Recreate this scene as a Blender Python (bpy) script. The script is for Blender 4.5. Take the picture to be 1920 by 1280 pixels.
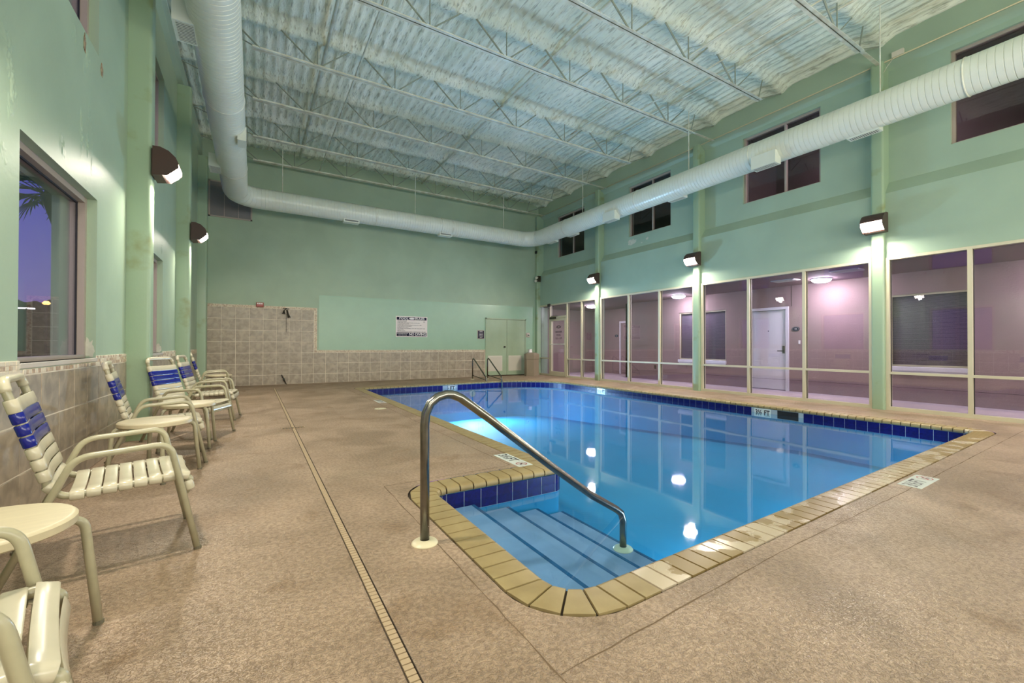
import bpy, bmesh, math, random
from mathutils import Vector, Matrix, noise
random.seed(7)
SC = bpy.context.scene
C = SC.collection
PI = math.pi
for o in list(bpy.data.objects):
    bpy.data.objects.remove(o)

# ------------------------------------------------------------ camera, world, exposure
cam_d = bpy.data.cameras.new('camera'); cam = bpy.data.objects.new('camera', cam_d); C.objects.link(cam)
YAW, PIT, ROL = 0.552679681, 0.00793254950, 0.00203349974
fw = Vector((math.sin(YAW)*math.cos(PIT), math.cos(YAW)*math.cos(PIT), math.sin(PIT)))
r0 = Vector((math.cos(YAW), -math.sin(YAW), 0)); u0 = r0.cross(fw)
rt = r0*math.cos(ROL) + u0*math.sin(ROL); up = -r0*math.sin(ROL) + u0*math.cos(ROL)
m = Matrix.Identity(4)
for i in range(3):
    m[i][0] = rt[i]; m[i][1] = up[i]; m[i][2] = -fw[i]
m[2][3] = 1.10
cam.matrix_world = m
cam_d.sensor_fit = 'HORIZONTAL'; cam_d.sensor_width = 36.0
cam_d.lens = 816.473/1920*36.0
cam_d.shift_x = -(979.564-960)/1920
cam_d.shift_y = (642.140-640)/1920
cam_d.clip_start = 0.02; cam_d.clip_end = 500
SC.camera = cam
SC.view_settings.view_transform = 'Standard'; SC.view_settings.look = 'None'
SC.view_settings.gamma = 1.0; SC.view_settings.use_curve_mapping = False
SC.view_settings.exposure = 0.0
SC.cycles.max_bounces = 10; SC.cycles.diffuse_bounces = 5; SC.cycles.glossy_bounces = 5
SC.cycles.transparent_max_bounces = 12; SC.cycles.transmission_bounces = 6
SC.cycles.caustics_reflective = False; SC.cycles.caustics_refractive = False
SC.cycles.sample_clamp_indirect = 4.0
PACK_W = 68.0
WALLPACK = 90.0      # radiance of the wall pack lenses
CORRIDOR = 170.0
POOL_W = 420.0
FILL_W = 900.0

# added soft fill light, a bare area lamp out of view behind the camera
al_d = bpy.data.lights.new('fill_light', 'AREA'); al_d.shape = 'RECTANGLE'; al_d.size = 9.0; al_d.size_y = 3.2; al_d.energy = FILL_W; al_d.color = (1.0, .95, .86)
al_o = bpy.data.objects.new('fill_light', al_d); C.objects.link(al_o); al_o.location = (4.2, -4.3, 3.0); al_o.rotation_euler = (math.radians(124), 0, 0)

world = bpy.data.worlds.new('dusk'); SC.world = world; world.use_nodes = True
wn = world.node_tree.nodes; wl = world.node_tree.links; wn.clear()
wo = wn.new('ShaderNodeOutputWorld'); bg = wn.new('ShaderNodeBackground'); tc = wn.new('ShaderNodeTexCoord')
sx = wn.new('ShaderNodeSeparateXYZ'); rp = wn.new('ShaderNodeValToRGB')
wl.new(tc.outputs['Generated'], sx.inputs[0]); wl.new(sx.outputs[2], rp.inputs[0]); wl.new(rp.outputs[0], bg.inputs[0]); wl.new(bg.outputs[0], wo.inputs[0])
el = rp.color_ramp.elements
el[0].position = 0.0; el[0].color = (0.16, 0.085, 0.21, 1)
el[1].position = 0.6; el[1].color = (0.025, 0.03, 0.20, 1)
e = el.new(0.1); e.color = (0.10, 0.075, 0.26, 1)
e = el.new(0.25); e.color = (0.055, 0.055, 0.29, 1)
bg.inputs[1].default_value = 1.9

# ------------------------------------------------------------ materials
def s2l(c):
    return tuple(((v/255)/12.92 if v/255 <= 0.04045 else ((v/255+0.055)/1.055)**2.4) for v in c) + (1,)
def mat(name, col, rough=0.5, metal=0.0, var=0.0, vscale=3.0, bump=0.0, bscale=60.0, col2=None, spec=None, coat=0.0, distort=0.0, vstretch=None, lo=.35, hi=.65, wc=False):
    mt = bpy.data.materials.new(name); mt.use_nodes = True
    n = mt.node_tree.nodes; l = mt.node_tree.links
    b = n['Principled BSDF']; b.inputs['Roughness'].default_value = rough; b.inputs['Metallic'].default_value = metal
    if spec is not None: b.inputs['Specular IOR Level'].default_value = spec
    if coat: b.inputs['Coat Weight'].default_value = coat; b.inputs['Coat Roughness'].default_value = 0.12
    b.inputs['Base Color'].default_value = s2l(col)
    if var or col2 or bump:
        if wc: tcn = n.new('ShaderNodeNewGeometry'); co = tcn.outputs['Position']
        else: tcn = n.new('ShaderNodeTexCoord'); co = tcn.outputs['Object']
        mp = n.new('ShaderNodeMapping'); l.new(co, mp.inputs[0])
        if vstretch: mp.inputs['Scale'].default_value = vstretch
    if var or col2:
        ns = n.new('ShaderNodeTexNoise'); ns.inputs['Scale'].default_value = vscale; ns.inputs['Detail'].default_value = 6
        ns.inputs['Distortion'].default_value = distort
        l.new(mp.outputs[0], ns.inputs['Vector'])
        r = n.new('ShaderNodeValToRGB'); l.new(ns.outputs[0], r.inputs[0])
        c = s2l(col); c2 = s2l(col2) if col2 else tuple(v*(1-var) for v in c[:3])+(1,)
        r.color_ramp.elements[0].position = lo; r.color_ramp.elements[0].color = c2
        r.color_ramp.elements[1].position = hi; r.color_ramp.elements[1].color = c
        l.new(r.outputs[0], b.inputs['Base Color'])
    if bump:
        nb = n.new('ShaderNodeTexNoise'); nb.inputs['Scale'].default_value = bscale; nb.inputs['Detail'].default_value = 4
        l.new(co, nb.inputs['Vector'])
        bp = n.new('ShaderNodeBump'); bp.inputs['Strength'].default_value = bump; bp.inputs['Distance'].default_value = 0.01
        l.new(nb.outputs[0], bp.inputs['Height']); l.new(bp.outputs[0], b.inputs['Normal'])
    return mt
def emat(name, col, st):
    mt = bpy.data.materials.new(name); mt.use_nodes = True
    b = mt.node_tree.nodes['Principled BSDF']
    b.inputs['Base Color'].default_value = (.8, .8, .8, 1)
    b.inputs['Emission Color'].default_value = (*col, 1); b.inputs['Emission Strength'].default_value = st
    return mt
def glassmat(name, tint=(0.93, 0.93, 0.95), ior=1.5, rough=0.0, k=1.0, wave=None):
    mt = bpy.data.materials.new(name); mt.use_nodes = True
    n = mt.node_tree.nodes; l = mt.node_tree.links; n.clear()
    out = n.new('ShaderNodeOutputMaterial'); mx = n.new('ShaderNodeMixShader'); tr = n.new('ShaderNodeBsdfTransparent'); gl = n.new('ShaderNodeBsdfGlossy')
    fr = n.new('ShaderNodeFresnel'); fr.inputs['IOR'].default_value = ior
    tr.inputs[0].default_value = (*tint, 1); gl.inputs['Roughness'].default_value = rough
    ge = n.new('ShaderNodeNewGeometry'); mi = n.new('ShaderNodeMath'); mi.operation = 'MULTIPLY_ADD'; mi.inputs[1].default_value = 1/ior-ior; mi.inputs[2].default_value = ior
    l.new(ge.outputs['Backfacing'], mi.inputs[0]); l.new(mi.outputs[0], fr.inputs['IOR'])
    mu = n.new('ShaderNodeMath'); mu.operation = 'MULTIPLY'; mu.use_clamp = True; mu.inputs[1].default_value = k
    l.new(fr.outputs[0], mu.inputs[0]); l.new(mu.outputs[0], mx.inputs[0]); l.new(tr.outputs[0], mx.inputs[1]); l.new(gl.outputs[0], mx.inputs[2]); l.new(mx.outputs[0], out.inputs[0])
    if wave:
        tcn = n.new('ShaderNodeTexCoord'); ns = n.new('ShaderNodeTexNoise'); ns.inputs['Scale'].default_value = wave[0]; ns.inputs['Detail'].default_value = 2
        bp = n.new('ShaderNodeBump'); bp.inputs['Strength'].default_value = wave[1]; bp.inputs['Distance'].default_value = 0.02
        l.new(tcn.outputs['Object'], ns.inputs['Vector']); l.new(ns.outputs[0], bp.inputs['Height'])
        l.new(bp.outputs[0], fr.inputs['Normal']); l.new(bp.outputs[0], gl.inputs['Normal'])
    return mt

M = {}
M['wall'] = mat('green_wall_paint', (164, 184, 160), rough=0.47, spec=.28, var=0.10, vscale=1.3, bump=0.12, bscale=22, distort=.4)
M['wall_up'] = mat('green_wall_paint_upper', (160, 182, 162), rough=0.4, var=0.10, vscale=1.1, bump=0.10, bscale=25)
M['column'] = mat('green_column_paint', (152, 175, 147), rough=0.35, col2=(136, 148, 108), vscale=2.2, lo=.30, hi=.42, bump=0.08, bscale=30)
M['foam'] = None
M['white_steel'] = mat('white_painted_steel', (222, 228, 218), rough=0.45, col2=(192, 190, 172), vscale=5)
M['web_steel'] = mat('grey_green_steel', (142, 152, 140), rough=0.5, var=0.2, vscale=8)
M['rust'] = mat('rusty_white_pipe', (222, 224, 210), rough=0.6, col2=(176, 146, 104), vscale=5, vstretch=(1, .3, 1), lo=.30, hi=.40)
M['duct'] = mat('white_duct_paint', (220, 226, 216), rough=0.28, var=0.06, vscale=2)
M['duct_dark'] = mat('duct_grille_dark', (120, 124, 122), rough=0.6)
M['bronze'] = mat('bronze_lamp_housing', (72, 52, 46), rough=0.35, var=.2)
M['lens'] = emat('lamp_lens', (1.0, 0.93, 0.80), WALLPACK)
M['lens_left'] = emat('lamp_lens_left', (1.0, 0.90, 0.74), WALLPACK*.5)
M['lens_pink'] = emat('corridor_lamp_lens', (0.93, 0.82, 1.0), CORRIDOR)
M['frame'] = mat('beige_window_frame', (205, 198, 172), rough=0.4, var=.06)
M['frame_dk'] = mat('taupe_window_frame', (172, 158, 148), rough=0.35, var=.06)
M['gasket'] = mat('black_gasket', (28, 26, 34), rough=.6)
M['glass'] = glassmat('window_glass', k=1.7)
M['glass_l'] = glassmat('outside_window_glass', k=1.0, tint=(.95, .95, .98))
M['glass_up'] = glassmat('high_window_glass', k=1.2, tint=(.82, .78, .80))
M['water'] = glassmat('pool_water', tint=(0.66, 0.87, 0.97), ior=1.33, rough=0.035, k=1.15, wave=(1.6, 0.05))
M['basin'] = mat('pool_plaster', (22, 138, 184), rough=0.8, var=0.10, vscale=1.0)
M['basin_step'] = mat('pool_step_plaster', (146, 162, 194), rough=0.8, var=0.18, vscale=3.0)
M['nosing'] = mat('blue_step_line', (16, 84, 128), rough=0.7)
M['blue_tile'] = mat('cobalt_tile', (4, 7, 74), rough=0.34, col2=(8, 17, 100), spec=.25, vscale=18, distort=1.5, wc=True)
M['white_tile'] = mat('white_marker_tile', (214, 220, 214), rough=0.2)
M['grout_pool'] = mat('pool_grout', (160, 172, 180), rough=0.8)
M['brick'] = mat('tan_coping_brick', (160, 141, 98), rough=0.42, col2=(146, 127, 86), vscale=7, wc=True)
M['brick_wet'] = None
M['mortar'] = mat('dark_mortar', (52, 40, 28), rough=0.9)
M['tile'] = mat('grey_stone_tile', (176, 162, 142), rough=0.36, col2=(144, 132, 116), vscale=9, distort=.6, bump=.04, bscale=30, wc=True)
M['grout'] = mat('pale_grout', (236, 226, 208), rough=0.8)
M['mosaic'] = mat('mosaic_stone', (206, 186, 160), rough=0.5, col2=(160, 134, 110), vscale=22, wc=True)
M['mosaic2'] = mat('mosaic_stone_pale', (216, 204, 182), rough=0.5)
M['sill'] = mat('sill_marble', (206, 198, 190), rough=0.25)
M['frame_tube'] = mat('cream_painted_tube', (172, 166, 138), rough=0.28, var=.12, vscale=14)
M['vinyl'] = mat('cream_vinyl_strap', (198, 190, 166), rough=0.24, var=.05, vscale=9)
M['vinyl_blue'] = mat('blue_vinyl_strap', (18, 28, 125), rough=0.2)
M['tabletop'] = mat('cream_table_plastic', (200, 188, 156), rough=0.42, var=.07, vscale=8, vstretch=(1, 5, 1))
M['foot'] = mat('dark_foot_cap', (104, 98, 80), rough=.7)
M['chrome'] = mat('brushed_stainless', (132, 130, 124), rough=0.24, metal=1.0, var=.2, vscale=20)
M['escut'] = mat('cream_escutcheon', (212, 202, 170), rough=.35)
M['sign_white'] = mat('sign_white', (226, 216, 212), rough=.4)
M['sign_navy'] = mat('sign_navy', (26, 20, 48), rough=.6, spec=.15)
M['ink'] = mat('sign_ink', (46, 36, 46), rough=.5)
M['ink_white'] = mat('sign_letters_white', (236, 232, 232), rough=.4)
M['red'] = mat('alarm_red', (150, 34, 22), rough=.3)
M['redink'] = mat('marker_red', (150, 40, 40), rough=.5)
M['door_green'] = mat('green_door_paint', (160, 178, 150), rough=.35, var=.08)
M['vent'] = mat('white_vent', (212, 206, 192), rough=.5)
M['vent_dark'] = mat('vent_shadow', (120, 108, 92), rough=.8)
M['bin'] = mat('taupe_bin', (146, 132, 112), rough=.45, var=.06)
M['black'] = mat('black_plastic', (18, 18, 18), rough=.4)
M['dark_metal'] = mat('dark_bronze_metal', (66, 60, 52), rough=.35, metal=.7)
M['taupe'] = mat('taupe_stucco', (150, 128, 126), rough=.8, var=.06, bump=.4, bscale=45)
M['taupe_ceiling'] = mat('corridor_ceiling_paint', (132, 112, 112), rough=.8)
M['conc_pink'] = mat('corridor_concrete', (186, 172, 176), rough=.6, var=.1)
M['white_door'] = mat('white_door', (224, 220, 228), rough=.35)
M['blind'] = mat('blind_slat', (168, 166, 186), rough=.5)
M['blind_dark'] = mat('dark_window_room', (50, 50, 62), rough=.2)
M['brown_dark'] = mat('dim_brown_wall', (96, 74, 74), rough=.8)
M['drain'] = mat('beige_drain', (172, 150, 120), rough=.5)
M['drain_dark'] = mat('drain_dark', (58, 46, 34), rough=.8)
M['joint'] = mat('deck_joint', (104, 84, 62), rough=.9)
M['peel'] = mat('bare_plaster', (206, 206, 190), rough=.9, var=.2, vscale=12)
M['peel_tan'] = mat('bare_brown_plaster', (186, 164, 134), rough=.95, col2=(110, 84, 62), vscale=25, bump=.6, bscale=60)
M['palm'] = mat('palm_leaf', (58, 74, 56), rough=.6)
M['ground'] = mat('outside_ground', (60, 56, 60), rough=.9)
M['street'] = emat('street_lamp_glow', (1.0, .42, .08), 6)
M['street_w'] = emat('street_lamp_white', (1.0, .95, .9), 2.5)

# foam ceiling: colour follows dirt in the sprayed foam, streaked along the deck ribs
def foam_mat():
    mt = bpy.data.materials.new('sprayed_foam'); mt.use_nodes = True
    n = mt.node_tree.nodes; l = mt.node_tree.links; b = n['Principled BSDF']; b.inputs['Roughness'].default_value = .75
    tcn = n.new('ShaderNodeTexCoord')
    def ns(scale, st, det=6, dist=0.0):
        mp = n.new('ShaderNodeMapping'); mp.inputs['Scale'].default_value = st; l.new(tcn.outputs['Object'], mp.inputs[0])
        x = n.new('ShaderNodeTexNoise'); x.inputs['Scale'].default_value = scale; x.inputs['Detail'].default_value = det; x.inputs['Distortion'].default_value = dist
        l.new(mp.outputs[0], x.inputs['Vector']); return x
    def ramp(x, a, ca, bb, cb):
        r = n.new('ShaderNodeValToRGB'); l.new(x.outputs[0], r.inputs[0])
        r.color_ramp.elements[0].position = a; r.color_ramp.elements[0].color = ca; r.color_ramp.elements[1].position = bb; r.color_ramp.elements[1].color = cb
        return r
    base = ramp(ns(1.1, (1, .5, 1)), .35, s2l((214, 224, 208)), .65, s2l((240, 245, 232)))
    grime = ramp(ns(26, (1.3, .16, 1), 9, .1), .32, (0, 0, 0, 1), .47, (1, 1, 1, 1))
    och = ramp(ns(5, (2.4, .16, 1), 6), .60, (0, 0, 0, 1), .74, (1, 1, 1, 1))
    m1 = n.new('ShaderNodeMixRGB'); m1.inputs[1].default_value = s2l((178, 184, 168)); l.new(grime.outputs[0], m1.inputs[0]); l.new(base.outputs[0], m1.inputs[2])
    m2 = n.new('ShaderNodeMixRGB'); m2.inputs[2].default_value = s2l((188, 178, 146)); l.new(m1.outputs[0], m2.inputs[1])
    mu = n.new('ShaderNodeMath'); mu.operation = 'MULTIPLY'; mu.inputs[1].default_value = .6; l.new(och.outputs[0], mu.inputs[0]); l.new(mu.outputs[0], m2.inputs[0])
    l.new(m2.outputs[0], b.inputs['Base Color'])
    h = ns(34, (1, .55, 1), 6); bp = n.new('ShaderNodeBump'); bp.inputs['Strength'].default_value = .6; bp.inputs['Distance'].default_value = .02
    l.new(h.outputs[0], bp.inputs['Height']); l.new(bp.outputs[0], b.inputs['Normal'])
    return mt
M['foam'] = foam_mat()
# knock-down textured concrete deck with wet patches
def deck_mat():
    mt = bpy.data.materials.new('textured_pool_deck'); mt.use_nodes = True
    n = mt.node_tree.nodes; l = mt.node_tree.links; b = n['Principled BSDF']
    tcn = n.new('ShaderNodeTexCoord')
    def ns(scale, det=5, dist=0.0, st=(1, 1, 1)):
        mp = n.new('ShaderNodeMapping'); mp.inputs['Scale'].default_value = st; l.new(tcn.outputs['Object'], mp.inputs[0])
        x = n.new('ShaderNodeTexNoise'); x.inputs['Scale'].default_value = scale; x.inputs['Detail'].default_value = det; x.inputs['Distortion'].default_value = dist
        l.new(mp.outputs[0], x.inputs['Vector']); return x
    def ramp(x, a, ca, bb, cb):
        r = n.new('ShaderNodeValToRGB'); l.new(x.outputs[0], r.inputs[0])
        r.color_ramp.elements[0].position = a; r.color_ramp.elements[0].color = ca; r.color_ramp.elements[1].position = bb; r.color_ramp.elements[1].color = cb
        return r
    base = ramp(ns(1.4, 8, .8), .35, s2l((152, 130, 106)), .65, s2l((182, 157, 132)))
    stain = ramp(ns(2.3, 10, 1.2, (1, .8, 1)), .58, (0, 0, 0, 1), .68, (1, 1, 1, 1))
    m1 = n.new('ShaderNodeMixRGB'); l.new(base.outputs[0], m1.inputs[1]); m1.inputs[2].default_value = s2l((146, 120, 92))
    mu = n.new('ShaderNodeMath'); mu.operation = 'MULTIPLY'; mu.inputs[1].default_value = .7; l.new(stain.outputs[0], mu.inputs[0]); l.new(mu.outputs[0], m1.inputs[0])
    fl = ramp(ns(46, 5, .3), .40, (.66, .64, .62, 1), .58, (1, 1, 1, 1))
    m2 = n.new('ShaderNodeMixRGB'); m2.blend_type = 'MULTIPLY'; m2.inputs[0].default_value = .8; l.new(m1.outputs[0], m2.inputs[1]); l.new(fl.outputs[0], m2.inputs[2])
    l.new(m2.outputs[0], b.inputs['Base Color'])
    # wetness: glossier towards the front right of the deck
    wet = ns(.7, 6, .6); sep = n.new('ShaderNodeSeparateXYZ'); l.new(tcn.outputs['Object'], sep.inputs[0])
    ad = n.new('ShaderNodeMath'); ad.operation = 'MULTIPLY_ADD'; l.new(sep.outputs[1], ad.inputs[0]); ad.inputs[1].default_value = -.045; ad.inputs[2].default_value = .14
    a2 = n.new('ShaderNodeMath'); a2.operation = 'ADD'; l.new(wet.outputs[0], a2.inputs[0]); l.new(ad.outputs[0], a2.inputs[1])
    rr = ramp(a2, .40, (.62, .62, .62, 1), .62, (.30, .30, .30, 1)); l.new(rr.outputs[0], b.inputs['Roughness'])
    h1 = ramp(ns(84, 4, .1), .44, (0, 0, 0, 1), .54, (1, 1, 1, 1)); h2 = ns(210, 2)
    a3 = n.new('ShaderNodeMath'); a3.operation = 'MULTIPLY_ADD'; l.new(h2.outputs[0], a3.inputs[0]); a3.inputs[1].default_value = .35; l.new(h1.outputs[0], a3.inputs[2])
    bp = n.new('ShaderNodeBump'); bp.inputs['Strength'].default_value = .75; bp.inputs['Distance'].default_value = .006
    l.new(a3.outputs[0], bp.inputs['Height']); l.new(bp.outputs[0], b.inputs['Normal'])
    return mt
M['deck'] = deck_mat()
def wetbrick():
    mt = mat('wet_coping_brick', (192, 176, 150), rough=.4, col2=(140, 118, 72), vscale=4.5, lo=.50, hi=.53, wc=True)
    n = mt.node_tree.nodes; l = mt.node_tree.links
    r = [x for x in n if x.type == 'VALTORGB'][0]; b = n['Principled BSDF']
    src = [x for x in n if x.type == 'TEX_NOISE'][0]
    r2 = n.new('ShaderNodeValToRGB'); l.new(src.outputs[0], r2.inputs[0])
    r2.color_ramp.elements[0].position = .50; r2.color_ramp.elements[0].color = (.42,)*3+(1,); r2.color_ramp.elements[1].position = .53; r2.color_ramp.elements[1].color = (.25,)*3+(1,)
    l.new(r2.outputs[0], b.inputs['Roughness']); return mt
M['brick_wet'] = wetbrick()

# ------------------------------------------------------------ builders
class MB:
    def __init__(s): s.v = []; s.f = []
    def add(s, vs, fs):
        k = len(s.v); s.v += [tuple(v) for v in vs]; s.f += [tuple(i+k for i in f) for f in fs]; return s
    def box(s, x0, x1, y0, y1, z0, z1):
        return s.add([(x0,y0,z0),(x1,y0,z0),(x1,y1,z0),(x0,y1,z0),(x0,y0,z1),(x1,y0,z1),(x1,y1,z1),(x0,y1,z1)],
                     [(0,3,2,1),(4,5,6,7),(0,1,5,4),(1,2,6,5),(2,3,7,6),(3,0,4,7)])
    def bevbox(s, x0, x1, y0, y1, z0, z1, b, axis='x'):
        """box with its front rim chamfered; axis = the outward axis with sign, e.g. '+x'"""
        sg = 1 if axis[0] == '+' else -1; a = 'xyz'.index(axis[-1])
        lo = [x0, y0, z0]; hi = [x1, y1, z1]; o = [i for i in range(3) if i != a]
        back = lo[a] if sg > 0 else hi[a]; front = hi[a] if sg > 0 else lo[a]
        def ring(d, ins):
            out = []
            for (p, q) in ((0,0),(1,0),(1,1),(0,1)):
                w = [0,0,0]; w[a] = d
                w[o[0]] = (hi if p else lo)[o[0]] + (-ins if p else ins)
                w[o[1]] = (hi if q else lo)[o[1]] + (-ins if q else ins)
                out.append(tuple(w))
            return out
        vs = ring(back, 0) + ring(front - sg*b, 0) + ring(front, b)
        fs = [(0,1,2,3), (8,9,10,11)] + [(i, (i+1)%4, 4+(i+1)%4, 4+i) for i in range(4)] + [(4+i, 4+(i+1)%4, 8+(i+1)%4, 8+i) for i in range(4)]
        return s.add(vs, fs)
    def prism(s, prof, y0, y1, axis='y'):
        n = len(prof); vs = []
        for t in (y0, y1):
            for a, b in prof:
                vs.append((a, t, b) if axis == 'y' else ((t, a, b) if axis == 'x' else (a, b, t)))
        return s.add(vs, [tuple(range(n)), tuple(range(2*n-1, n-1, -1))] + [(i, (i+1)%n, n+(i+1)%n, n+i) for i in range(n)])
    def tube(s, pts, r, seg=10, cap=True, closed=False):
        P = [Vector(p) for p in pts]; n = len(P); R = r if isinstance(r, (list, tuple)) else [r]*n
        def tan(i):
            if closed: return (P[(i+1)%n]-P[i-1]).normalized()
            a = P[max(i-1,0)]; b = P[min(i+1,n-1)]; return (b-a).normalized()
        t0 = tan(0); ref = Vector((0,0,1)) if abs(t0.z) < .9 else Vector((1,0,0))
        nn = (ref - t0*ref.dot(t0)).normalized(); rings = []
        for i in range(n):
            t = tan(i); nn = (nn - t*nn.dot(t)).normalized(); bb = t.cross(nn)
            rings.append([P[i] + (nn*math.cos(2*PI*j/seg) + bb*math.sin(2*PI*j/seg))*R[i] for j in range(seg)])
        vs = [v for g in rings for v in g]; fs = []
        for i in range(n if closed else n-1):
            k = (i+1) % n
            for j in range(seg): fs.append((i*seg+j, i*seg+(j+1)%seg, k*seg+(j+1)%seg, k*seg+j))
        if cap and not closed: fs += [tuple(range(seg-1,-1,-1)), tuple((n-1)*seg+j for j in range(seg))]
        return s.add(vs, fs)
    def lathe(s, prof, cx, cy, seg=24):
        vs = []; fs = []; n = len(prof)
        for j in range(seg):
            a = 2*PI*j/seg
            for r, z in prof: vs.append((cx+r*math.cos(a), cy+r*math.sin(a), z))
        for j in range(seg):
            k = (j+1) % seg
            for i in range(n-1): fs.append((j*n+i, k*n+i, k*n+i+1, j*n+i+1))
        return s.add(vs, fs)
    def cyl(s, c, r, h, axis='z', seg=16):
        c = Vector(c); d = {'x': Vector((1,0,0)), 'y': Vector((0,1,0)), 'z': Vector((0,0,1))}[axis]
        return s.tube([c, c+d*h], r, seg)
    def mesh(s, name):
        me = bpy.data.meshes.new(name); me.from_pydata(s.v, [], s.f); me.update(); return me
def fixn(me):
    bm = bmesh.new(); bm.from_mesh(me); bmesh.ops.recalc_face_normals(bm, faces=bm.faces); bm.to_mesh(me); bm.free()
def obj(name, mb, mt, parent=None, smooth=False, label=None, kind=None, cat=None, group=None, fix=True):
    me = mb.mesh(name) if isinstance(mb, MB) else mb
    if fix and fix != 'keep' and isinstance(mb, MB): fixn(me)
    if mt is not None and not me.materials: me.materials.append(M[mt] if isinstance(mt, str) else mt)
    if smooth:
        me.polygons.foreach_set('use_smooth', [True]*len(me.polygons))
        if smooth != 'all':
            try: me.set_sharp_from_angle(angle=math.radians(38))
            except Exception: pass
    o = bpy.data.objects.new(name, me); C.objects.link(o)
    if parent: o.parent = parent
    return tag(o, label, cat, group, kind)
def tag(o, label=None, cat=None, group=None, kind=None):
    if label: o['label'] = label
    if cat: o['category'] = cat
    if group: o['group'] = group
    if kind: o['kind'] = kind
    return o
def thing(name, label, cat, loc=(0,0,0), rz=0, group=None, kind=None):
    o = bpy.data.objects.new(name, None); C.objects.link(o); o.empty_display_size = .1
    o.location = loc; o.rotation_euler = (0,0,rz)
    return tag(o, label, cat, group, kind)
def arc(c, r, a0, a1, n):
    return [(c[0]+r*math.cos(a0+(a1-a0)*i/n), c[1]+r*math.sin(a0+(a1-a0)*i/n)) for i in range(n+1)]
def fillet(pts, rad, n=6, closed=False):
    """3-D polyline with rounded corners"""
    P = [Vector(p) for p in pts]; out = [P[0]]
    for i in range(1, len(P)-1):
        a = (P[i-1]-P[i]); b = (P[i+1]-P[i]); r = rad[i] if isinstance(rad, (list, tuple)) else rad
        if r <= 0: out.append(P[i]); continue
        ang = a.angle(b); d = min(r/math.tan(ang/2), a.length*.49, b.length*.49)
        p0 = P[i]+a.normalized()*d; p1 = P[i]+b.normalized()*d
        for k in range(n+1):
            t = k/n; out.append(p0*(1-t)**2 + P[i]*2*t*(1-t) + p1*t*t)
    out.append(P[-1]); return out
_tc = {}
def text_mesh(s, size=1.0, bold=0.0, align='CENTER'):
    key = (s, bold, align)
    if key not in _tc:
        cu = bpy.data.curves.new('t', 'FONT'); cu.body = s; cu.size = 1; cu.align_x = align; cu.align_y = 'CENTER'; cu.offset = bold; cu.resolution_u = 2
        o = bpy.data.objects.new('t', cu); C.objects.link(o)
        dg = bpy.context.evaluated_depsgraph_get()
        me = bpy.data.meshes.new_from_object(o.evaluated_get(dg)); bpy.data.objects.remove(o); bpy.data.curves.remove(cu)
        _tc[key] = ([tuple(v.co) for v in me.vertices], [tuple(p.vertices) for p in me.polygons])
        bpy.data.meshes.remove(me)
    return _tc[key]
def put_text(s, org, ex, ey, size, bold=0.0, align='CENTER', sx=1.0, fit=None):
    """flat lettering: returns an MB with the text laid at org along unit vectors ex, ey"""
    vs, fs = text_mesh(s, 1.0, bold, align); org = Vector(org); ex = Vector(ex); ey = Vector(ey)
    if fit:
        w = max(v[0] for v in vs)-min(v[0] for v in vs); sx = fit/(w*size)
    return [org+ex*(v[0]*size*sx)+ey*(v[1]*size) for v in vs], fs
# ------------------------------------------------------------ room constants
XL, XR, YB, YF, ZT = -1.25, 9.45, 14.15, -4.6, 6.60
XU = 9.60
COLY = [3.155, 6.865, 10.56]
PITCH = 3.68
# ------------------------------------------------------------ pool outline
def pool_path():
    """stations: list of (inner, outer, kind) going round the pool, water on the left"""
    W = .21
    segs = []
    def line(a, b): segs.append(('L', a, b))
    A = (1.18, 1.545); B = (8.08, 1.775); Cc = (8.08, 12.15); D = (2.42, 11.85); E = (2.42, 3.19); F = (1.18, 3.19)
    return A, B, Cc, D, E, F, W
A_, B_, C_, D_, E_, F_, W_ = pool_path()
def rounded(P, R, steps=10):
    """closed polygon with filleted corners -> list of pieces ('L',p0,p1) / ('A',c,r,a0,a1)"""
    n = len(P); info = []
    for i in range(n):
        p = Vector(P[i]); a = Vector(P[i-1])-p; b = Vector(P[(i+1)%n])-p; r = R[i]
        ang = a.angle(b); d = r/math.tan(ang/2); p0 = p+a.normalized()*d; p1 = p+b.normalized()*d
        bis = (a.normalized()+b.normalized()).normalized(); c = p+bis*(r/math.sin(ang/2))
        info.append((p0, p1, c, r))
    out = []
    for i in range(n):
        p0, p1, c, r = info[i]
        a0 = math.atan2(p0.y-c.y, p0.x-c.x); a1 = math.atan2(p1.y-c.y, p1.x-c.x)
        while a1-a0 > PI: a1 -= 2*PI
        while a1-a0 < -PI: a1 += 2*PI
        out.append(('A', c, r, a0, a1)); out.append(('L', p1, info[(i+1)%n][0]))
    return out
PIECES = rounded([A_, B_, C_, D_, E_, F_], [.16, .09, 1.60, .06, .10, .10])
def sample(pitch, arc_n=None, off=0.0):
    """stations along the pool edge: (inner point, outward normal, is_arc, corner_idx)"""
    out = []
    for k, p in enumerate(PIECES):
        if p[0] == 'L':
            a, b = p[1], p[2]; L = (b-a).length; n = max(1, round(L/pitch)); t = (b-a).normalized(); nr = Vector((t.y, -t.x))
            for i in range(n): out.append((a+(b-a)*(i/n), nr, k))
        else:
            c, r, a0, a1 = p[1:]; n = max(2, round(abs(a1-a0)*max(r+ (.105 if a1 > a0 else 0), .16)/pitch)) if arc_n is None else arc_n
            if r > 1: n = round(abs(a1-a0)*r/pitch)
            for i in range(n):
                a = a0+(a1-a0)*i/n; q = Vector((c.x+r*math.cos(a), c.y+r*math.sin(a)))
                nr = Vector((math.cos(a), math.sin(a))) if a1 > a0 else -Vector((math.cos(a), math.sin(a)))
                out.append((q, nr, k))
    return out
EOUT = Vector((E_[0]-W_, E_[1]+W_))
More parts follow.
